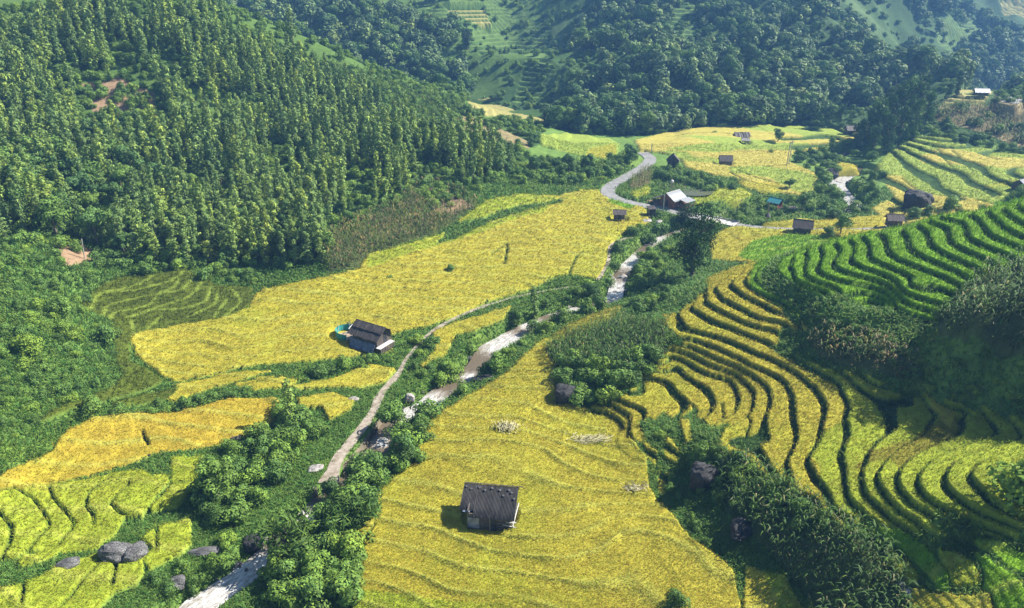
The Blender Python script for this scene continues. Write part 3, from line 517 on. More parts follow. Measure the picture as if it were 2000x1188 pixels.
blades('ripe_rice', crop & np.isin(cls, [GOLD, STRAWY]) & ~yterr & ~nearfld & br, .6, 3, .26, .022, 1.0, goldmix, 'ripe golden rice on the flat fields along the valley floor and lower left', 'rice', seed=3)
blades('ripening_rice', crop & np.isin(cls, [YG, OLIVE, LIME]) & br, .55, 3, .36, .024, .9, goldmix, 'yellow green ripening rice on the paddies and lower right terraces', 'rice', seed=4)
blades('green_rice', crop & (cls == GREEN) & br, .6, 3, .42, .022, .5, grmix, 'bright green young rice on the stepped hill at the right', 'rice', seed=5)
blades('green_rice', crop & (cls == DARK), .5, 3, .38, .024, .6, grmix, 'dark green rice on the small terraces and strip at the foot of the left slope', 'rice', seed=6)
gb = (bank | (bund & ricem)) & hillT
blades('bank_grass', gb, .8, 3, .38, .03, 1.0, grmix, 'dark grass on the steep risers between the terraces', 'grass', seed=7)
wd_ = (cls == WEED) & ~nob & ~onroad & (np.hypot(GX, GY) < 190)
blades('wild_grass', wd_, .65, 3, .55, .045, 1.1, grmix, 'wild green grass on the banks, verges and stream sides', 'grass', seed=8, spread=.9)
# ---------------------------------------------------------------- plants
def rnd_dirs(g, n_, up=.0):
    v = g.normal(0, 1, (n_, 3)); v[:, 2] = v[:, 2]+up; return v/np.linalg.norm(v, axis=1)[:, None]
def leaves(g, pos, size, nrm, asp=1.0, droop=0.0):
    n_ = len(pos); t = np.cross(nrm, rnd_dirs(g, n_)); t /= np.linalg.norm(t, axis=1)[:, None]+1e-9
    t[:, 2] -= droop; t /= np.linalg.norm(t, axis=1)[:, None]+1e-9
    b = np.cross(nrm, t); b /= np.linalg.norm(b, axis=1)[:, None]+1e-9
    s = (size*g.uniform(.6, 1.3, n_))[:, None]
    v = np.stack([pos-t*s, pos-b*s*asp*.6, pos+t*s, pos+b*s*asp*.6], 1).reshape(-1, 3)
    o = np.arange(n_)*4; return v, np.stack([o, o+1, o+2, o+3], 1)
def crown(seed, clumps, per, size, base, asp=1.0, droop=0.0, var=.35, tint=(1, 1, 1)):
    """clumps: (x, y, z, rx, rz); leaf faces spread through and over each clump"""
    g = np.random.default_rng(seed); VV = []; FF = []; CC = []; o = 0
    for (x, y, z, rx, rz) in clumps:
        d = rnd_dirs(g, per, .25); rad = g.uniform(.72, 1.08, per)**.7
        pos = np.array([x, y, z])+d*np.array([rx, rx, rz])*rad[:, None]
        nm = d+g.normal(0, .26, (per, 3))+np.array([0, 0, .22]); nm /= np.linalg.norm(nm, axis=1)[:, None]
        v, f_ = leaves(g, pos, size, nm, asp, droop); VV.append(v); FF.append(f_+o); o += len(v)
        cb = np.array(base)*g.uniform(.85, 1.2); c = cb*g.uniform(1-var, 1+var, (per, 1))
        c[g.random(per) < .18] *= np.array(tint); CC.append(c)
    return mesh_np('crown', np.concatenate(VV), np.concatenate(FF), colf=np.clip(np.concatenate(CC), .002, 1))
def tube(pts, rad, seg=6):
    pts = [np.array(p, float) for p in pts]; VV = []; FF = []
    for i, p in enumerate(pts):
        d = pts[min(i+1, len(pts)-1)]-pts[max(i-1, 0)]; d /= np.linalg.norm(d)+1e-9
        a = np.cross(d, [0.3, 1, .1]); a /= np.linalg.norm(a); b = np.cross(d, a)
        for k in range(seg):
            t = 2*math.pi*k/seg; VV.append(p+(a*math.cos(t)+b*math.sin(t))*rad[i])
    for i in range(len(pts)-1):
        for k in range(seg): q = i*seg+k; r_ = i*seg+(k+1) % seg; FF.append((q, r_, r_+seg, q+seg))
    return np.array(VV), np.array(FF)
def join(parts):
    VV = []; FF = []; o = 0
    for v, f_ in parts: VV.append(v); FF.append(np.asarray(f_)+o); o += len(v)
    return np.concatenate(VV), np.concatenate(FF)
def trunk_mesh(h, r, limbs, seed):
    g = np.random.default_rng(seed); ps = [tube([(0, 0, -.4), (g.normal(0, .1), g.normal(0, .1), h*.4), (g.normal(0, .2), g.normal(0, .2), h)], [r*1.2, r*.8, r*.3])]
    for k in range(limbs):
        a = g.uniform(0, 6.28); z = h*g.uniform(.4, .8); l = h*.35
        ps.append(tube([(0, 0, z), (math.cos(a)*l*.6, math.sin(a)*l*.6, z+l*.5), (math.cos(a)*l, math.sin(a)*l, z+l*.9)], [r*.5, r*.35, r*.12], 5))
    v, f_ = join(ps); return mesh_np('trunk', v, f_)
KINDS = {}
def add_kind(k, cr, tr=None):
    cr.materials.append(M_LEAF)
    if tr: tr.materials.append(M_BARK)
    KINDS.setdefault(k, []).append((cr, tr))
LEAFC = (.135, .225, .046)
for s in range(4):                                   # slender leafy column, 7 m
    g = np.random.default_rng(100+s); cl = []
    for q in range(13):
        z = 1.2+q*.46; rr = .62*(1-.3*abs(q/12-.4))*g.uniform(.55, 1.3); cl.append((g.normal(0, .22), g.normal(0, .22), z, rr, .5))
    add_kind('column', crown(200+s, cl, 42, .23, (.185, .27, .070), asp=.8, tint=(1.5, 1.25, 1)), trunk_mesh(5.5, .13, 0, s))
for s in range(4):                                   # rounded broad tree, 7 m
    g = np.random.default_rng(120+s); cl = []
    for q in range(16):
        a = g.uniform(0, 6.28); rr = g.uniform(0, 2.0); cl.append((math.cos(a)*rr, math.sin(a)*rr, 3.0+g.uniform(0, 3.2)-(rr*.35), g.uniform(.8, 1.3), g.uniform(.6, .9)))
    add_kind('broad', crown(220+s, cl, 130, .19, (.105, .185, .046), asp=1.1), trunk_mesh(4.8, .2, 5, 20+s))
for s in range(5):                                   # shrub, 2.2 m
    g = np.random.default_rng(140+s); cl = []
    for q in range(9):
        a = g.uniform(0, 6.28); rr = g.uniform(0, .95); cl.append((math.cos(a)*rr, math.sin(a)*rr, .45+g.uniform(0, 1.15)*(1-.4*rr), g.uniform(.45, .7), g.uniform(.35, .6)))
    add_kind('shrub', crown(240+s, cl, 150, .115, LEAFC, asp=.9, tint=(1.5, 1.3, 1)))
for s in range(3):                                   # tall dark drooping clump, 9 m
    g = np.random.default_rng(160+s); cl = []
    for q in range(26):
        a = g.uniform(0, 6.28); z = g.uniform(.8, 8.6); rr = g.uniform(0, 1.9)*(1-abs(z/8.6-.55)*.7); cl.append((math.cos(a)*rr, math.sin(a)*rr, z, g.uniform(.55, .95), g.uniform(.6, 1.0)))
    add_kind('bamboo', crown(260+s, cl, 60, .34, (.065, .13, .038), asp=.42, droop=.9), trunk_mesh(7.5, .22, 3, 40+s))
for s in range(2):                                   # broad dark drooping tree, 9 m
    g = np.random.default_rng(170+s); cl = []
    for q in range(34):
        a = g.uniform(0, 6.28); z = g.uniform(1.5, 8.6); rr = g.uniform(.2, 2.7)*(1-abs(z/8.6-.55)*.8); cl.append((math.cos(a)*rr, math.sin(a)*rr, z, g.uniform(.7, 1.15), g.uniform(.7, 1.1)))
    add_kind('droop', crown(270+s, cl, 95, .27, (.038, .082, .028), asp=.45, droop=.9), trunk_mesh(7.5, .25, 4, 45+s))
for s in range(2):                                   # sprawling shrub with long arching leaves
    g = np.random.default_rng(180+s); cl = [(g.normal(0, .7), g.normal(0, .7), 1.0+g.uniform(0, 1.2), .7, .5) for q in range(12)]
    add_kind('feather', crown(280+s, cl, 60, .30, (.10, .17, .030), asp=.30, droop=.5, tint=(1.4, 1.2, .9)), trunk_mesh(1.8, .1, 3, 50+s))
for s in range(3):                                   # far-off crowns, few faces each, 7 m
    g = np.random.default_rng(190+s); cl = []
    for q in range(9):
        a = g.uniform(0, 6.28); rr = g.uniform(0, 2.2); cl.append((math.cos(a)*rr, math.sin(a)*rr, 2.2+g.uniform(0, 3.0)-rr*.4, g.uniform(1.0, 1.7), g.uniform(.8, 1.4)))
    add_kind('farcrown', crown(290+s, cl, 60, .42, (.15, .21, .07), asp=1.0, var=.5))
for s in range(3):                                   # maize plant
    g = np.random.default_rng(195+s); v1, f1 = tube([(0, 0, 0), (.05, 0, 1.0), (.02, 0, 2.0)], [.03, .025, .012], 4); ps = [(v1, f1)]
    for q in range(11):
        a = g.uniform(0, 6.28); z = .3+q*.16; l = g.uniform(.55, .85); c_, s_ = math.cos(a), math.sin(a); wv = .055
        p = [np.array([0, 0, z]), np.array([c_*l*.45, s_*l*.45, z+.32]), np.array([c_*l, s_*l, z+.05])]; n_ = np.array([-s_, c_, 0])*wv
        ps.append((np.array([p[0]-n_*.5, p[0]+n_*.5, p[1]+n_, p[1]-n_, p[2]+n_*.2, p[2]-n_*.2]), np.array([(0, 1, 2, 3), (3, 2, 4, 5)])))
    v, f_ = join(ps); cc = np.tile(np.array((.075, .135, .030)), (len(f_), 1))*g.uniform(.6, 1.35, (len(f_), 1)); cc[g.random(len(f_)) < .07] = (.24, .22, .11)
    add_kind('maize', mesh_np('maize', v, f_, colf=cc))
    cc = np.tile(np.array((.25, .19, .095)), (len(f_), 1))*g.uniform(.5, 1.3, (len(f_), 1)); cc[g.random(len(f_)) < .62] = (.11, .16, .04)
    add_kind('drymaize', mesh_np('maize', v, f_, colf=cc))
def hz(x, y): return sample(HG, np.asarray(x, float), np.asarray(y, float))
def plant(name, kind, x, y, z, s, label, cat, group=None, sz=None, rz=None, part=True):
    cr, tr = KINDS[kind][random.randrange(len(KINDS[kind]))]; rz = random.uniform(0, 6.28) if rz is None else rz
    if tr is None or not part:
        o = bpy.data.objects.new(name, cr); C.objects.link(o); o.location = (x, y, z)
    else:
        o = bpy.data.objects.new(name, None); C.objects.link(o); o.location = (x, y, z); o.empty_display_size = .5
        for nm, me in (('crown', cr), ('trunk', tr)):
            c = bpy.data.objects.new(nm, me); C.objects.link(c); c.parent = o
    o.rotation_euler = (0, 0, rz); o.scale = (s, s, s if sz is None else sz); tag(o, label, cat, group); return o
def scatter(poly, n_, seed, gap=0.0, persp=False):
    g = np.random.default_rng(seed); p = world_poly(poly) if not isinstance(poly, np.ndarray) else poly
    lo = p.min(0); hi = p.max(0); out = []
    cell = {}
    for _ in range(60):
        q = g.uniform(lo, hi, (max(200, n_*2), 2)); q = q[inside(p, q[:, 0].copy(), q[:, 1].copy())]
        for a in q:
            k0 = (int(a[0]//max(gap, .01)), int(a[1]//max(gap, .01)))
            if gap > 0 and any((a[0]-b[0])**2+(a[1]-b[1])**2 < gap*gap for dx in (-1, 0, 1) for dy in (-1, 0, 1) for b in cell.get((k0[0]+dx, k0[1]+dy), ())): continue
            cell.setdefault(k0, []).append(a); out.append(a)
            if len(out) >= n_: return np.array(out)
    return np.array(out).reshape(-1, 2)
def gn_stuff(name, pts, kinds, smin, smax, label, cat, seed=1, flat=1.0):
    """points that carry a copy of one of the plant shapes each"""
    g = np.random.default_rng(seed); n_ = len(pts); me = bpy.data.meshes.new(name); me.vertices.add(n_)
    me.vertices.foreach_set('co', np.asarray(pts, np.float32).ravel())
    s = g.uniform(smin, smax, n_).astype(np.float32)
    sc = np.stack([s*g.uniform(.85, 1.2, n_), s*g.uniform(.85, 1.2, n_), s*flat*g.uniform(.85, 1.2, n_)], 1).astype(np.float32)
    a = me.attributes.new('scl', 'FLOAT_VECTOR', 'POINT'); a.data.foreach_set('vector', sc.ravel())
    rt = np.zeros((n_, 3), np.float32); rt[:, 2] = g.uniform(0, 6.28, n_); a = me.attributes.new('rot', 'FLOAT_VECTOR', 'POINT'); a.data.foreach_set('vector', rt.ravel())
    a = me.attributes.new('pick', 'INT', 'POINT'); a.data.foreach_set('value', g.integers(0, 100, n_).astype(np.int32))
    col_ = bpy.data.collections.new(name+'_shapes'); 
    for k in kinds:
        for cr, tr in KINDS[k]: col_.objects.link(bpy.data.objects.new('shape', cr))
    o = bpy.data.objects.new(name, me); C.objects.link(o)
    ng = bpy.data.node_groups.new(name, 'GeometryNodeTree'); ng.interface.new_socket('Geometry', in_out='INPUT', socket_type='NodeSocketGeometry'); ng.interface.new_socket('Geometry', in_out='OUTPUT', socket_type='NodeSocketGeometry')
    gi = ng.nodes.new('NodeGroupInput'); go = ng.nodes.new('NodeGroupOutput'); ip = ng.nodes.new('GeometryNodeInstanceOnPoints')
    ci = ng.nodes.new('GeometryNodeCollectionInfo'); ci.inputs['Collection'].default_value = col_; ci.inputs['Separate Children'].default_value = True; ci.inputs['Reset Children'].default_value = True
    def at(nm, ty):
        q = ng.nodes.new('GeometryNodeInputNamedAttribute'); q.data_type = ty; q.inputs['Name'].default_value = nm; return q.outputs['Attribute']
    md = ng.nodes.new('ShaderNodeMath'); md.operation = 'MODULO'; md.inputs[1].default_value = len(col_.objects)
    L = ng.links.new; L(at('pick', 'INT'), md.inputs[0]); ip.inputs['Pick Instance'].default_value = True
    L(gi.outputs[0], ip.inputs['Points']); L(ci.outputs[0], ip.inputs['Instance']); L(md.outputs[0], ip.inputs['Instance Index'])
    L(at('rot', 'FLOAT_VECTOR'), ip.inputs['Rotation']); L(at('scl', 'FLOAT_VECTOR'), ip.inputs['Scale']); L(ip.outputs[0], go.inputs[0])
    mo = o.modifiers.new('grow', 'NODES'); mo.node_group = ng; tag(o, label, cat, kind='stuff'); return o
def cls_at(x, y):
    r = np.hypot(x, y); a = np.arctan2(x, y); i = np.clip(np.round(np.log(r/r0)/math.log(r1/r0)*(NR-1)).astype(int), 0, NR-1); j = np.clip(np.round((a-a0)/(a1-a0)*(NA-1)).astype(int), 0, NA-1)
    return cls[i, j], (onroad[i, j] | nob[i, j])
def ok_pts(p, classes):
    c, b = cls_at(p[:, 0], p[:, 1]); return p[np.isin(c, classes) & ~b]
def p3(p, dz_=0.0): return np.column_stack([p, hz(p[:, 0], p[:, 1])+dz_])
def far_from(px, py): return 122.0 if px > 1400 and py < 475 else 30.0   # beyond the crest of the green hill
#PLANTS
# --- the wooded left slope
SL = [(-200,520),(-250,60),(0,40),(100,25),(300,5),(400,10),(480,60),(560,110),(620,165),(700,205),(760,250),(880,290),(960,312),(1010,340),(920,362),(800,372),(740,400),(640,450),(630,515),(450,520),(330,520),(200,490),(90,478)]
ps = scatter(SL, 2500, 11, 2.0); clr = world_poly([(140,150),(310,165),(340,255),(160,258)]); ps = ps[~inside(clr, ps[:, 0], ps[:, 1])]; ps = ps[fbm(ps[:, 0]/11, ps[:, 1]/11, 71, 2) > -.27]; ps = ok_pts(ps, [20, WEED])
ps = ps[np.argsort(np.hypot(ps[:, 0], ps[:, 1]))]
vis = np.abs(ps[:, 0]/ps[:, 1]) < .80
near = ps[vis][:300]; rest = np.concatenate([ps[vis][300:], ps[~vis]])
hh = hz(near[:, 0], near[:, 1])
for (x, y), z in zip(near, hh):
    plant('column_tree', 'column', x, y, z, random.uniform(.8, 1.35), 'slender leafy column shaped tree on the lower part of the wooded left slope', 'tree', 'slender trees on the lower left slope', sz=random.uniform(.55, 1.3))
gn_stuff('column_trees', p3(rest), ['column'], .7, 1.35, 'dense slender green trees covering the upper left slope', 'trees', 12)
bp = ok_pts(scatter([(0,470),(0,300),(100,290),(330,250),(340,380),(250,450),(200,480),(90,470)], 34, 13, 3.6), [20, WEED])
for x, y in bp: plant('broadleaf_tree', 'broad', x, y, float(hz(x, y)), random.uniform(.8, 1.25), 'dark broadleaf tree with spreading crown low on the left slope', 'tree', 'dark broadleaf trees low on the left slope')
bp = ok_pts(scatter([(330,520),(200,490),(220,430),(450,440),(640,440),(740,390),(760,420),(640,500),(460,515)], 40, 14, 3), [20, WEED])
for x, y in bp: plant('broadleaf_tree', 'broad', x, y, float(hz(x, y)), random.uniform(.45, .8), 'bushy green tree along the shaded foot of the left slope', 'tree', 'bushy trees at the foot of the left slope')
bp = ok_pts(scatter([(700,200),(760,230),(880,290),(1000,330),(1180,330),(1180,350),(1000,350),(900,350),(780,320),(700,260)], 44, 15, 3), [20, WEED])
for x, y in bp: plant('broadleaf_tree', 'broad', x, y, float(hz(x, y)), random.uniform(.5, .95), 'dark leafy tree where the left slope runs down towards the winding road', 'tree', 'dark trees on the slope above the winding road')
# undergrowth on the left slope and hills
g_ = scatter([(-200,900),(-250,40),(300,0),(480,50),(700,190),(1000,290),(1200,330),(1180,352),(960,360),(900,395),(640,500),(480,560),(230,540),(0,480)], 2000, 16, 1.5)
LS = scatter([(-300,900),(-300,500),(0,490),(150,480),(190,540),(150,600),(220,640),(225,740),(100,815),(0,880)], 260, 18, 1.7)
gn_stuff('undergrowth', p3(ok_pts(LS, [20, WEED]), -.25), ['shrub'], .4, 1.0, 'mixed bushes and creepers on the bright slope at the left edge', 'undergrowth', 19)
gn_stuff('undergrowth', p3(ok_pts(g_, [20, WEED, EARTH, LG]), -.2), ['shrub'], .7, 1.5, 'leafy undergrowth covering the ground of the left slopes', 'undergrowth', 17)
# --- the far hills
rr = np.random.default_rng(21)
FP = []
while len(FP) < 7000:
    a = rr.uniform(R(-43), R(43), 8000); r = np.sqrt(rr.uniform(236**2, 620**2, 8000)); x = r*np.sin(a); y = r*np.cos(a)
    z = hz(x, y); c, b = cls_at(x, y); dens = fbm(x/30, y/30, 61, 3)
    k = (c == 20) & ~b & (dens > -.16) & (rr.random(8000) < np.clip(260/r, .5, 1)) & ~((x > 112) & (y < 268)) & ~((x < -10) & (y < 262) & (z > 12)); FP += list(zip(x[k], y[k], z[k]-.5))
FP = np.array(FP[:7000]); opn = world_poly([(895,-20),(1112,-20),(1112,242),(985,240),(900,135)]); FP = FP[~inside(opn, FP[:, 0].copy(), FP[:, 1].copy())]
gn_stuff('far_forest', FP, ['farcrown', 'farcrown', 'broad'], .7, 1.7, 'blue green forest of rounded trees covering the far hillsides', 'forest', 22)
kk = rr.random(len(GX.ravel())) < .03
xx = GX.ravel()[kk]; yy = GY.ravel()[kk]; c, b = cls_at(xx, yy); k = np.isin(c, [20, TAN, LG]) & (yy > 205) & (yy < 520); xx = xx[k]; yy = yy[k]
gn_stuff('far_scrub', np.column_stack([xx, yy, hz(xx, yy)-.3])[rr.permutation(len(xx))[:16000]], ['shrub'], .7, 1.6, 'low scrub between the trees of the far hillsides', 'scrub', 23)
# --- maize
def maize(poly, gap, n_, lab, seed, smin=.8, smax=1.15, classes=(CORN, TAN), kd='maize'):
    p = ok_pts(scatter(poly, n_, seed, gap), list(classes)); gn_stuff('maize', p3(p), [kd], smin, smax, lab, 'maize', seed)
corn_polys = [p for kd, p in WP if kd == CORN]; print('corn', len(corn_polys))
maize(corn_polys[0], .55, 1500, 'dark green maize on the knoll between the stream and the golden terraces', 31)
maize(corn_polys[1], .6, 1500, 'tall drying maize on the bank at the bottom right', 32)
maize(corn_polys[2], .7, 2500, 'dark maize crop covering the steep slope at the right edge', 33, .9, 1.3)
maize(corn_polys[3], .6, 900, 'withered pale maize on the bank between green and golden terraces', 34, kd='drymaize')
tan_polys = [p for kd, p in WP if kd == TAN]; LGP = [p for kd, p in WP if kd == LG]
maize(corn_polys[4], .75, 2600, 'half withered maize on the slope above the golden field', 35, 1.0, 1.5, kd='drymaize')
maize(tan_polys[-1], 1.1, 2200, 'withered reddish maize on the knob below the far hut', 36, 1.0, 1.5, kd='drymaize')
gn_stuff('bushes', p3(ok_pts(scatter(LGP[1], 420, 39, 1.8), [LG, 20])), ['shrub'], .6, 1.3, 'bushes dotted over the shoulder of the left slope', 'bushes', 39)
p_ = ok_pts(scatter(LGP[1], 2600, 38, 1.1), [LG]); gn_stuff('maize', p3(p_), ['maize'], 1.0, 1.5, 'green maize rows on the shoulder of the left slope', 'maize', 38)
maize(tan_polys[1], .7, 250, 'dry tan maize patch beside the bend of the road', 37, kd='drymaize')
# --- shrubs in named places
def shrubs(poly, n_, seed, gap, s0, s1, lab, group, kinds=('shrub',), classes=(WEED, 20, CORN), name='shrub', cat='shrub'):
    if seed in (52, 53, 55, 57, 58, 59):
        gn_stuff('bushes', p3(ok_pts(scatter(poly, n_, seed, gap), list(classes)), -.1), list(kinds), s0, s1, group, 'bushes', seed); return
    for x, y in ok_pts(scatter(poly, n_, seed, gap), list(classes)):
        plant(name, random.choice(kinds), x, y, float(hz(x, y))-.1, random.uniform(s0, s1), lab, cat, group)
shrubs([(385,1010),(400,910),(480,850),(560,800),(600,810),(630,850),(600,880),(540,920),(500,1000),(450,1050)], 30, 41, 1.5, .8, 1.5, 'leafy green shrub in the thicket between the lower left paddies and the footpath', 'shrubs in the thicket left of the footpath')
shrubs([(540,1188),(545,1100),(610,1030),(700,950),(780,900),(800,840),(830,810),(815,915),(760,960),(700,1060),(690,1188)], 46, 42, 1.5, .9, 1.7, 'green shrub crowding the stream bank left of the near golden field', 'shrubs on the stream bank beside the near field')
shrubs([(330,1188),(250,1170),(330,1100),(460,1060),(520,1090),(420,1140)], 10, 43, 1.4, .5, .9, 'low bush on the boulder strewn bank at the bottom left', 'low bushes on the bottom left bank')
shrubs([(240,790),(340,785),(440,775),(560,745),(640,735),(700,715),(770,700),(790,700),(760,720),(640,760),(440,795),(330,808),(200,820)], 30, 44, 1.3, .45, 1.0, 'small dark bush in the hedge below the left golden field', 'bushes in the hedge below the left golden field')
shrubs([(770,680),(830,660),(870,680),(830,740),(780,720)], 14, 45, 1.1, .6, 1.1, 'green bush beside the thatched barn at the footpath', 'bushes beside the barn at the footpath')
shrubs([(820,770),(880,700),(940,660),(1000,610),(1120,575),(1180,540),(1200,480),(1270,440),(1290,470),(1250,560),(1200,600),(1080,640),(1000,700),(900,760)], 44, 46, 1.8, .6, 1.3, 'bush on the grassy bank of the middle stretch of the stream', 'bushes along the middle stream')
shrubs([(1230,560),(1260,500),(1300,480),(1320,560),(1330,590),(1240,620)], 22, 47, 1.8, .7, 1.2, 'dense bush on the slope right of the white rapids', 'bushes right of the rapids')
shrubs([(1080,770),(1100,720),(1180,700),(1290,710),(1280,760),(1200,800),(1120,800)], 34, 48, 1.5, .9, 1.6, 'dark bush in the mass around the boulder at the end of the golden terraces', 'bushes around the boulder by the golden terraces')
shrubs([(1545,590),(1600,607),(1700,645),(1820,685),(1760,705),(1620,675),(1560,640)], 26, 49, 1.2, .35, .6, 'bush on the hedge bank under the bright green terraces', 'bushes under the bright green terraces')
shrubs([(1600,640),(1700,650),(1850,720),(2000,760),(2000,830),(1850,790),(1700,700)], 48, 50, 1.5, .5, .95, 'dark scrubby bush on the bank below the maize slope', 'bushes below the maize slope')
shrubs([(1370,880),(1400,870),(1480,920),(1560,980),(1640,1030),(1600,1040),(1440,1000),(1350,960)], 22, 51, 1.3, .6, 1.1, 'bush along the crest of the bank at the bottom right', 'bushes on the crest of the bottom right bank')
shrubs([(1270,880),(1300,830),(1340,850),(1340,960),(1390,1080),(1440,1188),(1380,1100),(1300,960)], 22, 52, 1.0, .3, .6, 'small weedy bush in the ditch right of the near golden field', 'weedy bushes in the ditch')
shrubs([(1540,400),(1560,380),(1600,350),(1620,310),(1600,290),(1650,280),(1700,300),(1740,330),(1720,380),(1710,430),(1640,430),(1560,430)], 60, 53, 2.6, .9, 1.6, 'leafy bush beside the white rapids of the far stream', 'bushes along the far stream')
shrubs([(1545,298),(1640,296),(1640,330),(1600,352),(1560,332)], 26, 53, 2.2, .8, 1.5, 'leafy bush between the twin poles and the far stream', 'bushes between the twin poles and the far stream')
shrubs([(1275,345),(1330,335),(1370,350),(1440,375),(1380,380),(1290,352)], 26, 54, 2.0, .9, 1.5, 'dark bush in the hedge behind the wooden house', 'bushes behind the wooden house')
shrubs([(1380,430),(1440,400),(1540,400),(1560,420),(1480,432),(1390,455)], 18, 55, 2.0, .7, 1.2, 'bush in the stony stream bed near the bridge', 'bushes near the bridge')
shrubs([(1180,320),(1230,300),(1240,310),(1200,350),(1150,345)], 22, 56, 2.0, .9, 1.6, 'leafy bush on the slope inside the road bend', 'bushes above the road bend')
shrubs([(1760,350),(1800,376),(1870,378),(1940,398),(1935,405),(1860,390),(1790,384),(1750,352)], 26, 57, 1.8, .6, 1.0, 'dark bush in the terrace hedge beyond the big rock', 'bushes in the terrace hedge beyond the big rock', classes=(WEED, 20, GREEN, GOLD, YG))
shrubs([(1820,262),(1900,270),(2000,295),(2000,303),(1900,282),(1815,275)], 24, 58, 2.0, .7, 1.2, 'bush in the hedge under the withered maize knob', 'bushes under the maize knob')
shrubs([(1500,512),(1590,482),(1700,459),(1850,424),(1850,422),(1700,453),(1590,475),(1500,500)], 26, 59, 1.4, .35, .6, 'low grey green bush on the crest of the green terraced hill', 'low bushes on the green hill crest', classes=(WEED, 20))
BAM = [(1672,300,1.0),(1690,295,1.2),(1705,285,1.4),(1722,275,1.4),(1738,262,1.5),(1755,252,1.5),(1772,240,1.4),(1790,232,1.3),(1805,250,1.1),(1780,268,1.1),(1755,285,1.1),(1730,300,1.1),(1700,308,.9),(1712,262,1.2),(1748,235,1.2)]
for px, py, s in BAM:
    q = hit(px, py, HG)[0]; plant('bamboo_clump', 'bamboo', q[0], q[1], q[2]-.3, s*1.1, 'tall dark bamboo clump on the spur between the far stream and the maize knob', 'bamboo', 'bamboo clumps on the spur', sz=s*1.15)
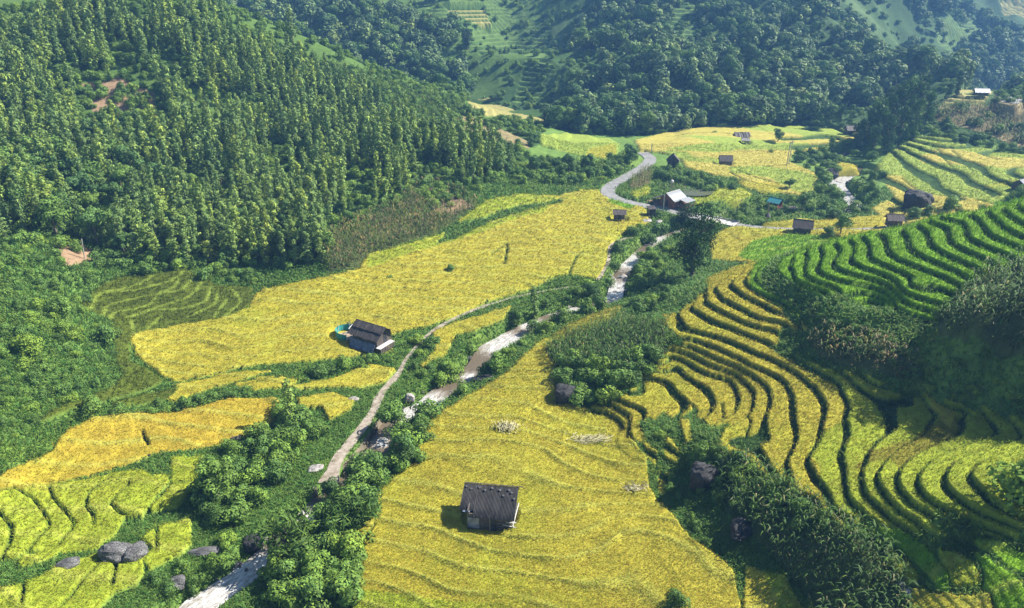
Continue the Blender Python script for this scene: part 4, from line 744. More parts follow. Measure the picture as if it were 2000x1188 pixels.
# single plants that can be pointed at: (px, py of the foot, shape, scale, name, category, label)
ONE = [
 (882,742,'shrub',1.5,'shrub','shrub','bush bridging the brown stream just below the weir'),
 (862,752,'shrub',1.2,'shrub','shrub','bush left of the one below the weir'),
 (905,770,'shrub',1.0,'shrub','shrub','bush at the field corner right of the middle rapids'),
 (1145,612,'shrub',1.4,'shrub','shrub','bush between the upper and lower white water below the thin path'),
 (1010,640,'broad',.5,'broadleaf_tree','tree','small leafy tree at the water left of the leaning tree'),
 (1172,604,'shrub',1.4,'shrub','shrub','bush at the foot of the white rapids'),
 (1262,480,'shrub',1.6,'shrub','shrub','bush over the stream above the white rapids'),
 (1290,462,'shrub',1.8,'shrub','shrub','large bush over the stream below the black cabin'),
 (650,985,'broad',.5,'broadleaf_tree','tree','low leafy tree right of the stony end of the footpath'),
 (700,920,'shrub',1.5,'shrub','shrub','bush between the footpath and the brown pool'),
 (1350,543,'droop',1.45,'drooping_tree','tree','tallest dark drooping tree beside the stream, left of the green hill'),
 (1335,447,'droop',.75,'drooping_tree','tree','drooping dark tree just behind the tall drooping tree, near the bridge'),
 (1518,281,'broad',.75,'broadleaf_tree','tree','lone dark round tree standing in the far golden field'),
 (573,95,'column',1.5,'conifer','tree','tall dark conifer on the ridge of the left slope, against the far hill'),
 (572,835,'column',.95,'slim_tree','tree','slim leafy tree rising out of the thicket above the footpath'),
 (772,860,'broad',.85,'broadleaf_tree','tree','tall leafy tree between the footpath and the rapids'),
 (790,905,'broad',.6,'broadleaf_tree','tree','bright leafy tree on the stream bank beside the brown pool'),
 (430,980,'broad',.9,'broadleaf_tree','tree','grey green round tree at the left end of the thicket beside the paddies'),
 (1042,630,'column',.9,'slim_tree','tree','leaning leafy tree beside the stream below the thin path'),
 (1155,590,'broad',.6,'broadleaf_tree','tree','round leafy tree beside the stream under the end of the thin path'),
 (970,725,'shrub',1.5,'shrub','shrub','round bush hanging over the brown pool below the weir'),
 (690,1020,'feather',1.5,'feathery_shrub','shrub','feathery shrub with long pale leaves where the footpath meets the stream'),
 (565,1090,'feather',1.7,'feathery_shrub','shrub','feathery shrub overhanging the stream above the bottom left rapids'),
 (1640,462,'broad',.8,'broadleaf_tree','tree','leafy tree behind the green hill crest, right of the grey hut'),
 (1615,470,'broad',.5,'broadleaf_tree','tree','smaller dark tree just left of the leafy tree behind the green hill crest'),
 (1783,428,'shrub',1.6,'shrub','shrub','bush in front of the big black rock'),
 (1808,424,'shrub',1.5,'shrub','shrub','brownish bush right of the bush before the big black rock'),
 (1857,412,'shrub',1.9,'shrub','shrub','dark round bush on the green hill crest right of the big black rock'),
 (1541,372,'broad',.55,'broadleaf_tree','tree','round dark tree above the teal roofed shed'),
 (1565,412,'broad',.7,'broadleaf_tree','tree','dark bushy tree right of the teal roofed shed'),
 (1990,385,'shrub',1.6,'shrub','shrub','dark bush beside the hut at the right edge'),
 (2000,980,'shrub',2.2,'shrub','shrub','big grey green bush cut by the right edge of the picture'),
 (1320,1188,'shrub',1.05,'shrub','shrub','round grey green bush at the bottom edge of the near field'),
 (1870,1045,'feather',.7,'feathery_shrub','shrub','pale silvery bush in the dark gully between the lower right terraces'),
 (880,532,'shrub',.9,'shrub','shrub','dark bush alone in the middle of the large golden field'),
 (764,548,'shrub',.6,'shrub','shrub','small bright bush in the left part of the large golden field'),
 (1395,262,'shrub',.7,'shrub','shrub','small bush at the upper edge of the far golden field'),
 (1505,302,'shrub',.9,'shrub','shrub','small round bush in the far field left of the twin poles'),
 (118,612,'shrub',1.6,'shrub','shrub','dark bush standing alone on the bright slope at the left edge'),
 (210,670,'shrub',1.6,'shrub','shrub','round bush at the top of the dark rice strip'),
 (60,690,'shrub',1.5,'shrub','shrub','dark leafy bush on the slope above the left edge thicket'),
 (620,735,'shrub',1.2,'shrub','shrub','taller bush left in the hedge below the barn'),
 (672,722,'shrub',1.2,'shrub','shrub','taller bush nearest the barn in the hedge below it'),
 (1285,425,'shrub',.8,'shrub','shrub','small bush at the roadside beside the little black cabin'),
 (1868,190,'bamboo',.75,'bamboo_clump','bamboo','dark bamboo clump beside the small terraces on top of the knob'),
 (1850,194,'bamboo',.6,'bamboo_clump','bamboo','smaller bamboo clump left of the one on top of the knob'),
 (1907,275,'shrub',1.8,'shrub','shrub','tall vine covered bush under the withered maize'),
 (1640,245,'bamboo',.8,'palm','tree','pale arching plant at the far edge of the valley floor'),
 (825,72,'droop',1.0,'drooping_tree','tree','dark spiky tree on the far hill left of the far green terraces'),
 (912,100,'droop',1.1,'drooping_tree','tree','dark spiky tree standing before the far green terraces'),
 (735,225,'droop',.9,'bamboo_clump','bamboo','dark arching bamboo clump high on the left slope'),
 (1230,322,'broad',.9,'broadleaf_tree','tree','leafy tree standing above the upper bend of the road'),
 (180,808,'shrub',1.3,'banana_plant','shrub','bright yellow green bush at the tip of the lower left golden field'),
]
for px, py, kd, s, nm, cat, lab in ONE:
    q = hit(px, py, HG, far_from(px, py))[0]; plant(nm, kd, q[0], q[1], q[2]-.1, s, lab, cat, sz={(1350,543): 1.45, (1335,447): .6}.get((px, py), s))
#OBJECTS
# ---------------------------------------------------------------- object materials
def mat_obj(name, c1, c2, scale=(6, 6, 6), rough=.8, bump=.25, metal=0.0, det=5, lo=.35, hi=.65):
    m, t = mat_new(name); L = t.links.new; out = N(t, 'ShaderNodeOutputMaterial'); tc = N(t, 'ShaderNodeTexCoord')
    mp = N(t, 'ShaderNodeMapping'); mp.inputs['Scale'].default_value = scale; L(tc.outputs['Object'], mp.inputs['Vector'])
    nz = N(t, 'ShaderNodeTexNoise'); nz.inputs['Scale'].default_value = 1; nz.inputs['Detail'].default_value = det; nz.inputs['Roughness'].default_value = .65; L(mp.outputs[0], nz.inputs['Vector'])
    cr = N(t, 'ShaderNodeValToRGB'); e = cr.color_ramp.elements; e[0].position = lo; e[1].position = hi; e[0].color = (*c1, 1); e[1].color = (*c2, 1); L(nz.outputs['Fac'], cr.inputs[0])
    b = N(t, 'ShaderNodeBsdfPrincipled'); b.inputs['Roughness'].default_value = rough; b.inputs['Metallic'].default_value = metal; L(cr.outputs[0], b.inputs['Base Color'])
    bp = N(t, 'ShaderNodeBump'); bp.inputs['Strength'].default_value = bump; bp.inputs['Distance'].default_value = .08; L(nz.outputs['Fac'], bp.inputs['Height']); L(bp.outputs[0], b.inputs['Normal'])
    L(b.outputs[0], out.inputs[0]); return m
MW = mat_obj('weathered planks', (.05, .042, .036), (.17, .14, .115), (.9, .9, .5))
for n_ in [x for x in MW.node_tree.nodes if x.type == 'MAPPING']: n_.inputs['Scale'].default_value = (9, 9, .8)
MRW = mat_obj('reddish planks', (.13, .055, .03), (.34, .16, .075), (7, 7, .8))
MDR = mat_obj('dark roof sheet', (.022, .020, .019), (.11, .092, .08), (5, .8, .8), rough=.7)
MBR = mat_obj('brown shingle roof', (.045, .035, .032), (.14, .11, .10), (6, 1.2, 1.2))
MLM = mat_obj('pale metal roof', (.30, .31, .32), (.48, .49, .50), (8, .7, .7), rough=.5, bump=.1)
MTM = mat_obj('teal metal roof', (.03, .20, .22), (.06, .32, .34), (6, .7, .7), rough=.45, bump=.1)
MRB = mat_obj('red brown wall', (.13, .03, .028), (.24, .06, .05), (4, 4, 1), bump=.1)
MWH = mat_obj('whitewashed boards', (.42, .40, .37), (.72, .70, .66), (6, 6, 1.0))
MCO = mat_obj('concrete', (.36, .34, .31), (.62, .59, .54), (1.2, 1.2, 1.2), bump=.15)
MBK = mat_obj('black tarpaulin', (.012, .014, .018), (.05, .055, .065), (2, 2, 2), rough=.5)
MTL = mat_obj('teal net', (.02, .20, .18), (.06, .38, .34), (5, 5, 5))
MBT = mat_obj('blue grey tarpaulin', (.07, .09, .13), (.20, .23, .29), (2, 2, 2), rough=.5)
def mat_rock(name, c1, c2, crack=.25):
    m = mat_obj(name, c1, c2, (1.3, 1.3, 2.2), bump=.9, det=10, lo=.32, hi=.68); t = m.node_tree; L = t.links.new; b = [n_ for n_ in t.nodes if n_.type == 'BSDF_PRINCIPLED'][0]; cr = [n_ for n_ in t.nodes if n_.type == 'VALTORGB'][0]; mp = [n_ for n_ in t.nodes if n_.type == 'MAPPING'][0]; bp = [n_ for n_ in t.nodes if n_.type == 'BUMP'][0]
    vo = N(t, 'ShaderNodeTexVoronoi', feature='DISTANCE_TO_EDGE'); vo.inputs['Scale'].default_value = .9; nz = N(t, 'ShaderNodeTexNoise'); nz.inputs['Scale'].default_value = 1.5; L(mp.outputs[0], nz.inputs['Vector']); L(nz.outputs['Color'], vo.inputs['Vector']); vo.inputs['Scale'].default_value = 7
    mr = N(t, 'ShaderNodeMapRange'); mr.inputs['From Max'].default_value = .06; mr.inputs['To Min'].default_value = crack; L(vo.outputs['Distance'], mr.inputs['Value'])
    ml = N(t, 'ShaderNodeVectorMath', operation='SCALE'); L(cr.outputs[0], ml.inputs[0]); L(mr.outputs[0], ml.inputs['Scale']); L(ml.outputs[0], b.inputs['Base Color'])
    b2 = N(t, 'ShaderNodeBump'); b2.inputs['Distance'].default_value = .15; b2.inputs['Strength'].default_value = .8; L(mr.outputs[0], b2.inputs['Height']); L(bp.outputs[0], b2.inputs['Normal']); L(b2.outputs[0], b.inputs['Normal']); return m
MST = mat_rock('grey rock', (.05, .048, .05), (.24, .235, .23))
MDS = mat_rock('dark rock', (.013, .013, .014), (.075, .073, .072), .4)
MPS = mat_obj('pale stone', (.15, .135, .12), (.46, .43, .40), (2, 2, 2), bump=.4)
MWP = mat_obj('wooden pole', (.18, .15, .12), (.36, .31, .25), (4, 4, 1))
MST_ = mat_obj('straw', (.42, .38, .18), (.62, .57, .36), (9, 9, 9))
MSD = mat_obj('sandy earth', (.22, .15, .10), (.48, .38, .28), (3, 3, 3), bump=.5)
def box(x0, x1, y0, y1, z0, z1):
    v = [(x0,y0,z0),(x1,y0,z0),(x1,y1,z0),(x0,y1,z0),(x0,y0,z1),(x1,y0,z1),(x1,y1,z1),(x0,y1,z1)]
    return v, [(0,3,2,1),(4,5,6,7),(0,1,5,4),(1,2,6,5),(2,3,7,6),(3,0,4,7)]
def beam(a, b, r): v, f = tube([a, b], [r, r], 5); return [tuple(q) for q in v], [tuple(int(i) for i in q) for q in f]+[(0,1,2,3,4)[::-1], (5,6,7,8,9)]
def mk(name, parts, mat, parent=None, sm=False):
    VV = []; FF = []
    for v, f in parts:
        o = len(VV); VV += [tuple(q) for q in v]; FF += [tuple(i+o for i in q) for q in f]
    me = bpy.data.meshes.new(name); me.from_pydata(VV, [], FF); me.materials.append(mat)
    if sm: me.polygons.foreach_set('use_smooth', [True]*len(me.polygons))
    me.update(); return link(name, me, None, parent)
def slope_sheet(x0, x1, ya, za, yb, zb, th=.05, waves=0, amp=.03, jag=0, seed=0):
    """a roof pitch between two parallel edges (ya, za) and (yb, zb); waves > 0 corrugates it; jag roughens the lower edge"""
    g = np.random.default_rng(seed); n_ = max(waves*6, 14); V_ = []; F_ = []; m_ = 4
    L_ = math.hypot(yb-ya, zb-za); nx, nz_ = -(zb-za)/L_, (yb-ya)/L_
    if nz_ < 0: nx, nz_ = -nx, -nz_
    for i in range(n_+1):
        x = x0+(x1-x0)*i/n_; o = amp*math.sin(i/n_*waves*2*math.pi) if waves else g.normal(0, amp*.3)
        ex = g.uniform(-jag, jag)
        for k in range(m_):
            t = k/(m_-1)*(1+(ex/L_ if k == m_-1 else 0)); y = ya+(yb-ya)*t; z = za+(zb-za)*t+(0 if waves else g.normal(0, .012))
            V_.append((x, y+nx*o, z+nz_*o)); V_.append((x, y+nx*(o-th), z+nz_*(o-th)))
    w_ = 2*m_
    for i in range(n_):
        for k in range(m_-1):
            a = i*w_+2*k; F_.append((a, a+w_, a+w_+2, a+2)); F_.append((a+1, a+3, a+w_+3, a+w_+1))
        a = i*w_; F_.append((a, a+1, a+w_+1, a+w_)); a += w_-2; F_.append((a, a+w_, a+w_+1, a+1))
    for a in (0, n_*w_):
        for k in range(m_-1): F_.append((a+2*k, a+2*k+2, a+2*k+3, a+2*k+1))
    return V_, F_
def thing(name, label, cat, px, py, yaw=0.0, group=None, dz_=0.0, xyz=None):
    q = hit(px, py, HG, far_from(px, py))[0] if xyz is None else xyz
    o = bpy.data.objects.new(name, None); C.objects.link(o); o.location = (q[0], q[1], q[2]+dz_); o.rotation_euler = (0, 0, R(yaw)); o.empty_display_size = .5
    return tag(o, label, cat, group)
def gable(name, label, px, py, yaw, L_, W_, wh, rh, mats, st=0.0, k=1.0, ov=.45, waves=0, amp=.03, jag=.08, door=None, seed=1, cat='hut', group=None, gtrim=None, planks=True):
    """ridge along local x; st = stilt height; mats = (roof, wall)"""
    t = thing(name, label, cat, px, py, yaw, group); t.scale = (k, k, k); t.location.z += .35 if st == 0 else .15; h = st+wh; a, b = L_/2, W_/2
    v = [(-a,-b,st),(a,-b,st),(a,b,st),(-a,b,st),(-a,-b,h),(a,-b,h),(a,b,h),(-a,b,h),(-a,0,h+rh),(a,0,h+rh)]
    f = [(0,3,2,1),(0,1,5,4),(2,3,7,6),(1,2,6,9,5),(3,0,4,8,7)]
    if st == 0: v = [(x, y, z-.5 if z == 0 else z) for x, y, z in v]
    parts = [(v, f)]
    if planks:
        n_ = int(L_/.3)
        for k in range(n_): x = -a+L_*(k+.5)/n_; parts += [box(x-.11, x+.11, s*b-.025, s*b+.025, st+.02, h-.02-.05*((k*7) % 3)) for s in (-1, 1)]
        n_ = int(W_/.3)
        for k in range(n_): y = -b+W_*(k+.5)/n_; parts += [box(s*a-.025, s*a+.025, y-.11, y+.11, st+.02, h+rh*(1-abs(y)/b)-.14) for s in (-1, 1)]
    mk('wall', parts, mats[1], t)
    s = rh/b
    r1 = slope_sheet(-a-ov, a+ov, 0, h+rh+.06, -b-ov, h+.06-ov*s, .05, waves, amp, jag, seed)
    r2 = slope_sheet(-a-ov, a+ov, 0, h+rh+.06, b+ov, h+.06-ov*s, .05, waves, amp, jag, seed+1)
    ro = mk('roof', [r1, r2], mats[0], t); mk('ridge_cap', [beam((-a-ov-.05, 0, h+rh+.09), (a+ov+.05, 0, h+rh+.09), .07)], gtrim or mats[0], ro)
    if st > 0:
        for sx_ in (-1, 0, 1):
            for sy_ in (-1, 1): mk('stilt', [beam((sx_*(a-.1), sy_*(b-.1), -.5), (sx_*(a-.1), sy_*(b-.1), st+.05), .08)], MWP, t)
        mk('floor', [box(-a-.15, a+.15, -b-.15, b+.15, st-.12, st-.003)], MW, t)
    if door:
        sd_, off_ = door
        if sd_ == 'y-': d = box(off_-.4, off_+.4, -b-.06, -b-.03, st+.02, st+min(wh-.1, 1.8))
        elif sd_ == 'x+': d = box(a+.03, a+.06, off_-.4, off_+.4, st+.02, st+min(wh-.1, 1.8))
        else: d = box(-a-.06, -a-.03, off_-.4, off_+.4, st+.02, st+min(wh-.1, 1.8))
        mk('door', [d], MBK, t)
    return t
ROCKS = []
import bmesh
def rock_mesh(seed, mat, sub=3, rough_=.35, flat=.7, cracks=True):
    bm = bmesh.new(); bmesh.ops.create_icosphere(bm, subdivisions=sub, radius=1); g = np.random.default_rng(seed); cut = [rnd_dirs(g, 1)[0] for _ in range(9)]
    co = np.array([v.co[:] for v in bm.verts])
    for c in cut:
        lim = g.uniform(.62, .88); d_ = co @ c; m = d_ > lim; co[m] -= np.outer(d_[m]-lim, c)*.85
    co *= (1+rough_*.75*fbm(co[:, 0]*1.9+seed*3.1+co[:, 2]*.8, co[:, 1]*1.9+co[:, 2]*1.6, seed, 5))[:, None]; co[:, 2] *= flat
    for v, c in zip(bm.verts, co): v.co = c
    me = bpy.data.meshes.new('rock'); bm.to_mesh(me); bm.free(); me.materials.append(mat); return me
def rock(name, label, px, py, s, mat_i, cat='boulder', group=None, sink=.25, rz=None, q=None):
    q = hit(px, py, HG, far_from(px, py))[0] if q is None else q
    me = ROCKV[mat_i][random.randrange(len(ROCKV[mat_i]))]; o = bpy.data.objects.new(name, me); C.objects.link(o)
    o.location = (q[0], q[1], q[2]+s[2]*(.7-sink*1.4)); o.scale = s; o.rotation_euler = (0, 0, R(rz) if rz is not None else random.uniform(0, 6)); return tag(o, label, cat, group)
ROCKV = {'g': [rock_mesh(i, MST, 4) for i in (1, 2, 3)], 'd': [rock_mesh(i, MDS, 4) for i in (4, 5)], 'p': [rock_mesh(i, MPS, 3) for i in (6, 7, 8)]}
# ---------------------------------------------------------------- water, road and paths
def ribbon(name, Lp, offs, wfac=1.0, nx_=9, jag=0.0, seed=0, mat=None, dz_=0.0, thick=0):
    p = np.array(Lp); d = np.gradient(p[:, :2], axis=0); d /= np.linalg.norm(d, axis=1)[:, None]+1e-9; nrm = np.stack([-d[:, 1], d[:, 0]], 1)
    s = np.concatenate([[0], np.cumsum(np.hypot(*np.diff(p[:, :2], axis=0).T))]); g = np.random.default_rng(seed); VV = []; UV = []
    j1 = fbm(s/1.7, s*0+1, seed, 3)*jag; j2 = fbm(s/1.7, s*0+9, seed+3, 3)*jag
    for i in range(len(p)):
        wv = p[i, 3]*.5*wfac
        for k in range(nx_):
            t = -1+2*k/(nx_-1); e = t*(wv+(j1[i] if t < 0 else j2[i])*abs(t)); VV.append((p[i, 0]+nrm[i, 0]*e, p[i, 1]+nrm[i, 1]*e, p[i, 2]+offs)); UV.append((s[i], e, 0))
    F_ = [(i*nx_+k, i*nx_+k+1, (i+1)*nx_+k+1, (i+1)*nx_+k) for i in range(len(p)-1) for k in range(nx_-1)]
    me = mesh_np(name, np.array(VV), np.array(F_)[:, ::-1], smooth_=True); a = me.attributes.new('flow', 'FLOAT_VECTOR', 'POINT'); a.data.foreach_set('vector', np.array(UV, np.float32).ravel())
    me.materials.append(mat); return me, np.array(VV)
m_water, t = mat_new('stream water'); L = t.links.new; out = N(t, 'ShaderNodeOutputMaterial')
fa = N(t, 'ShaderNodeAttribute', attribute_name='flow'); ra = N(t, 'ShaderNodeAttribute', attribute_name='rapid')
mp = N(t, 'ShaderNodeMapping'); mp.inputs['Scale'].default_value = (.55, 1.7, 1); L(fa.outputs['Vector'], mp.inputs['Vector'])
n1 = N(t, 'ShaderNodeTexNoise'); n1.inputs['Scale'].default_value = 1.9; n1.inputs['Detail'].default_value = 8; n1.inputs['Roughness'].default_value = .78; n1.inputs['Distortion'].default_value = 1.0; L(mp.outputs[0], n1.inputs['Vector'])
ad = N(t, 'ShaderNodeMath', operation='MULTIPLY_ADD'); ad.inputs[1].default_value = .36; L(ra.outputs['Fac'], ad.inputs[0]); L(n1.outputs['Fac'], ad.inputs[2])
cr = N(t, 'ShaderNodeValToRGB'); e = cr.color_ramp.elements; e[0].position = .62; e[0].color = (.15, .115, .075, 1); e[1].position = .97; e[1].color = (.74, .75, .74, 1); x = e.new(.78); x.color = (.33, .29, .24, 1); L(ad.outputs[0], cr.inputs[0])
b = N(t, 'ShaderNodeBsdfPrincipled'); b.inputs['Roughness'].default_value = .18; L(cr.outputs[0], b.inputs['Base Color'])
bp = N(t, 'ShaderNodeBump'); bp.inputs['Strength'].default_value = .5; bp.inputs['Distance'].default_value = .25; L(n1.outputs['Fac'], bp.inputs['Height']); L(bp.outputs[0], b.inputs['Normal']); L(b.outputs[0], out.inputs[0])
me, VV = ribbon('stream', RIV, 0, 1.0, 13, 0, 1, m_water); me_o = me
RAP = [(440,1150,6,0),(500,1110,3,.1),(830,795,5,1),(815,815,3,1),(985,672,5,1.6),(1040,635,3,1.9),(1110,610,4,2.1),(915,735,1.6,1.4),(1200,570,6,2.5),(1235,510,6,3),(1285,470,5,3.3),(1400,430,6,3.8),(1500,408,6,4.1),(1668,410,9,4.6),(1655,385,9,4.9),(1640,362,9,5.2),(1660,348,9,5.4),(1640,310,6,6.2),(745,865,1.4,.8),(600,1010,2,.5)]
rap = np.zeros(len(VV))
for px, py, r_, z_ in RAP: q = PZ(px, py, z_); rap = np.maximum(rap, 1-smooth(r_*.4, r_*1.3, np.hypot(VV[:, 0]-q[0], VV[:, 1]-q[1])))
a = me.attributes.new('rapid', 'FLOAT', 'POINT'); a.data.foreach_set('value', rap.astype(np.float32))
co = VV.copy(); co[:, 2] += rap*(fbm(VV[:, 0]*1.3, VV[:, 1]*1.3, 8, 3)*.22); me.vertices.foreach_set('co', co.astype(np.float32).ravel())
tag(link('stream', me), kind='structure')
MROAD = mat_obj('road concrete', (.18, .178, .172), (.28, .275, .262), (.8, .8, .8), bump=.1)
MPATH = mat_obj('path earth', (.22, .175, .125), (.42, .36, .29), (1.5, 1.5, 1.5), bump=.3)
for nm, Lp, mt, jg in (('road', ROAD, MROAD, .15), ('footpath', PATH, MPATH, .25), ('footpath', PATH2, MPATH, .2), ('hill_road', KROAD, MROAD, .1)):
    me, _ = ribbon(nm, Lp, .02, 1.0, 5, jg, 5, mt); tag(link(nm, me), kind='structure')
pq = hit(1343, 367, HG)[0]; g0 = [(pq[0]+math.cos(a_)*7*(1+.12*math.sin(3*a_)), pq[1]+math.sin(a_)*9) for a_ in np.linspace(0, 2*math.pi, 28, endpoint=False)]
zp_ = max(float(sample(HG, np.array([x_]), np.array([y_]))[0]) for x_, y_ in g0)*.4+pq[2]*.6+.12
m_pond = mat_obj('pond water', (.10, .11, .07), (.14, .15, .10), rough=.12, bump=.02)
pv_ = [(x_, y_, zp_) for x_, y_ in g0]; po = mk('pond', [(pv_, [tuple(range(28))])], m_pond); tag(po, kind='structure')
# bridge where the road meets the stream
q = PZ(1378, 431, 5.2); t = thing('bridge', 'low concrete bridge carrying the road over the stony stream', 'bridge', 0, 0, -12, xyz=(q[0], q[1], 0))
zr = float(sample(H, np.array([q[0]-6]), np.array([q[1]+1]))[0]); ii_ = np.argmin(np.hypot(ROAD[:, 0]-q[0], ROAD[:, 1]-q[1])); zr = ROAD[ii_, 2]; t.location = (ROAD[ii_, 0], ROAD[ii_, 1], zr)
dd = ROAD[ii_+2]-ROAD[ii_-2]; t.rotation_euler = (0, 0, math.atan2(dd[1], dd[0]))
mk('deck', [box(-6, 6, -2.2, 2.2, -.45, .045)], MCO, t)
for s in (-1, 1): mk('kerb', [box(-6, 6, s*2.1-.12, s*2.1+.12, .047, .30)], MCO, t)
for s in (-1, 1): mk('pier', [box(s*4.6-.3, s*4.6+.3, -2, 2, -3.2, -.45)], MCO, t)
# ---------------------------------------------------------------- the near hut
t = thing('field_hut', 'weathered hut with black corrugated roof alone in the near golden field', 'hut', 960, 1014, -7); t.scale = (1, 1, .80)
mk('wall', [box(-2.15, 2.2, -1.6, -1.48, -.6, 2.25), box(-2.15, -2.03, -1.6, 1.5, -.6, 2.7), box(-2.15, 2.2, 1.4, 1.5, -.6, 3.25)]+[box(-.7+k*.0, 2.15, -1.68, -1.62, .25+k*.42, .5+k*.42) for k in range(5)], MW, t)
mk('wall_panel', [box(-2.1, -.95, -1.72, -1.66, .15, 1.75)], mat_obj('grey panel', (.16, .16, .17), (.36, .36, .37), (2, 2, 2)), t)
mk('gable_panel', [([(2.24, -1.55, .3), (2.24, 1.35, .3), (2.24, 1.35, 3.1), (2.24, -1.55, 2.15), (2.30, -1.55, .3), (2.30, 1.35, .3), (2.30, 1.35, 3.1), (2.30, -1.55, 2.15)], [(0,3,2,1),(4,5,6,7),(0,1,5,4),(1,2,6,5),(2,3,7,6),(3,0,4,7)])]+[beam((2.36, -1.5+k*.58, .1), (2.36, -1.5+k*.58, 2.2+k*.19), .045) for k in range(6)], MWH, t)
ro = mk('roof', [slope_sheet(-1.55, 2.55, 1.75, 3.42, -2.05, 2.16, .03, 30, .045, .05, 3), slope_sheet(-3.0, -1.5, 1.75, 3.45, -1.35, 2.42, .03, 11, .045, .04, 4)], mat_obj('black corrugated sheet', (.012, .012, .012), (.055, .052, .05), (1.2, .4, .4), rough=.9), t, sm=True)
mk('ridge_pole', [beam((-3.0, 1.78, 3.53), (3.0, 1.78, 3.50), .06)], MW, ro)
mk('roof_patch', [box(-2.6, -1.9, -1.55, -.9, 2.38, 2.42)], MBT, ro)
mk('doorway', [box(.0, .75, -1.74, -1.70, -.1, 1.6)], MBK, t)
for x, y in ((-2.1, -1.55), (2.15, -1.55), (2.15, 1.45), (-2.1, 1.45), (.1, -1.75)): mk('post', [beam((x, y, -.7), (x, y, 2.25 if y < 0 else 3.3), .07)], MWP, t)
mk('side_rail', [beam((1.7, -1.75, 1.5), (2.7, -1.6, 1.45), .05), beam((2.35, -1.7, .9), (2.6, 1.4, 1.3), .05), beam((1.4, -1.78, 1.15), (2.7, -1.62, .7), .05)], MWH, t)
hut = t; mw_ = t.location
for x, y in ((-2.75, 1.3), (-2.2, 1.05), (-1.4, 1.3), (-.8, 1.05), (-.1, 1.35), (.7, 1.2), (1.6, 1.25), (1.9, 1.0), (1.1, .55), (2.2, .3)):
    ca, sa = math.cos(R(-7)), math.sin(R(-7)); zz = (3.45-(1.75-y)*.332-.0)*.80+.07
    o = bpy.data.objects.new('roof_stone', ROCKV['g'][0]); C.objects.link(o); o.location = (mw_[0]+ca*x-sa*y, mw_[1]+sa*x+ca*y, mw_[2]+zz); o.scale = (.17, .15, .12); o.rotation_euler = (.1, 0, random.uniform(0, 6)); tag(o, 'stone weighing down the black corrugated roof of the near hut', 'stone', 'stones on the near hut roof')
rock('field_stone', 'flat pale stone in the rice left of the near hut', 880, 992, (.75, .3, .22), 'g', 'stone', sink=.0)
rock('field_stone', 'dark stone at the left edge of the near golden field', 836, 866, (.6, .4, .5), 'd', 'stone', sink=.1)
rock('field_stone', 'pale stone at the foot of the near hut', 985, 1030, (.3, .25, .35), 'p', 'stone', sink=.0)
# ---------------------------------------------------------------- barn beside the footpath, with its netted pen
t = gable('barn', 'old wooden barn with a dark plank roof beside the footpath', 728, 674, -31, 5.6, 3.8, 1.9, 1.25, (MDR, MW), st=.9, ov=.7, jag=.12, door=('x+', .3), seed=5, cat='barn', k=.82)
mk('upper_roof', [slope_sheet(-3.45, 3.5, .0, 4.18, -1.35, 3.38, .05, 0, .03, .06, 8)], MDR, t)
mk('platform', [box(2.85, 3.9, -2.3, 1.6, .85, .97)], MWH, t)
for y in (-2.1, -1.0, .2, 1.4): mk('platform_post', [beam((3.8, y, -.6), (3.8, y, 1.0), .07)], MWP, t)
mk('platform_boards', [box(3.9, 3.95, -2.2+k*.42, -1.9+k*.42, .0, .95) for k in range(9)], MW, t)
mk('tarpaulin', [slope_sheet(-3.0, 2.6, -2.15, 1.5, -3.1, .1, .05, 0, .25, .15, 9)], MBT, t)
mk('leaning_pole', [beam((-3.6, -1.2, 1.0), (-3.2, .2, 3.1), .06)], MWH, t)
bq = t.location; th = t.rotation_euler[2]
t2 = thing('animal_pen', 'oval pen fenced with teal netting at the left end of the barn', 'pen', 0, 0, -31, xyz=(bq[0]-math.cos(th)*4.5, bq[1]-math.sin(th)*4.5, bq[2]+.1))
net = []; ring = []
for k in range(17):
    a = R(70+k*14); ring.append((2.2*math.cos(a), 1.75*math.sin(a)))
for k in range(16):
    (xa, ya), (xb, yb) = ring[k], ring[k+1]; v = [(xa, ya, -.2), (xb, yb, -.2), (xb*1.05, yb*1.05, 1.15), (xa*1.05, ya*1.05, 1.15)]
    v2 = [(x*.985, y*.985, z) for x, y, z in v]; net.append((v+v2, [(0,1,2,3),(4,7,6,5),(3,2,6,7)]))
mk('net_fence', net, MTL, t2)
mk('black_screen', [slope_sheet(-.2, 2.6, 1.75, 1.6, 2.0, .0, .04, 0, .1, .1, 11)], MBK, t2)
mk('bare_floor', [([(x*.97, y*.97, .12) for x, y in ring], [tuple(range(17))])], MSD, t2)
for k in (0, 4, 8, 12, 16): mk('fence_post', [beam((*ring[k], -.3), (*ring[k], 1.45), .05)], MWH, t2)
mk('crossbar', [beam((-.6, 1.4, 1.3), (.3, -.4, 1.5), .06)], MWH, t2)
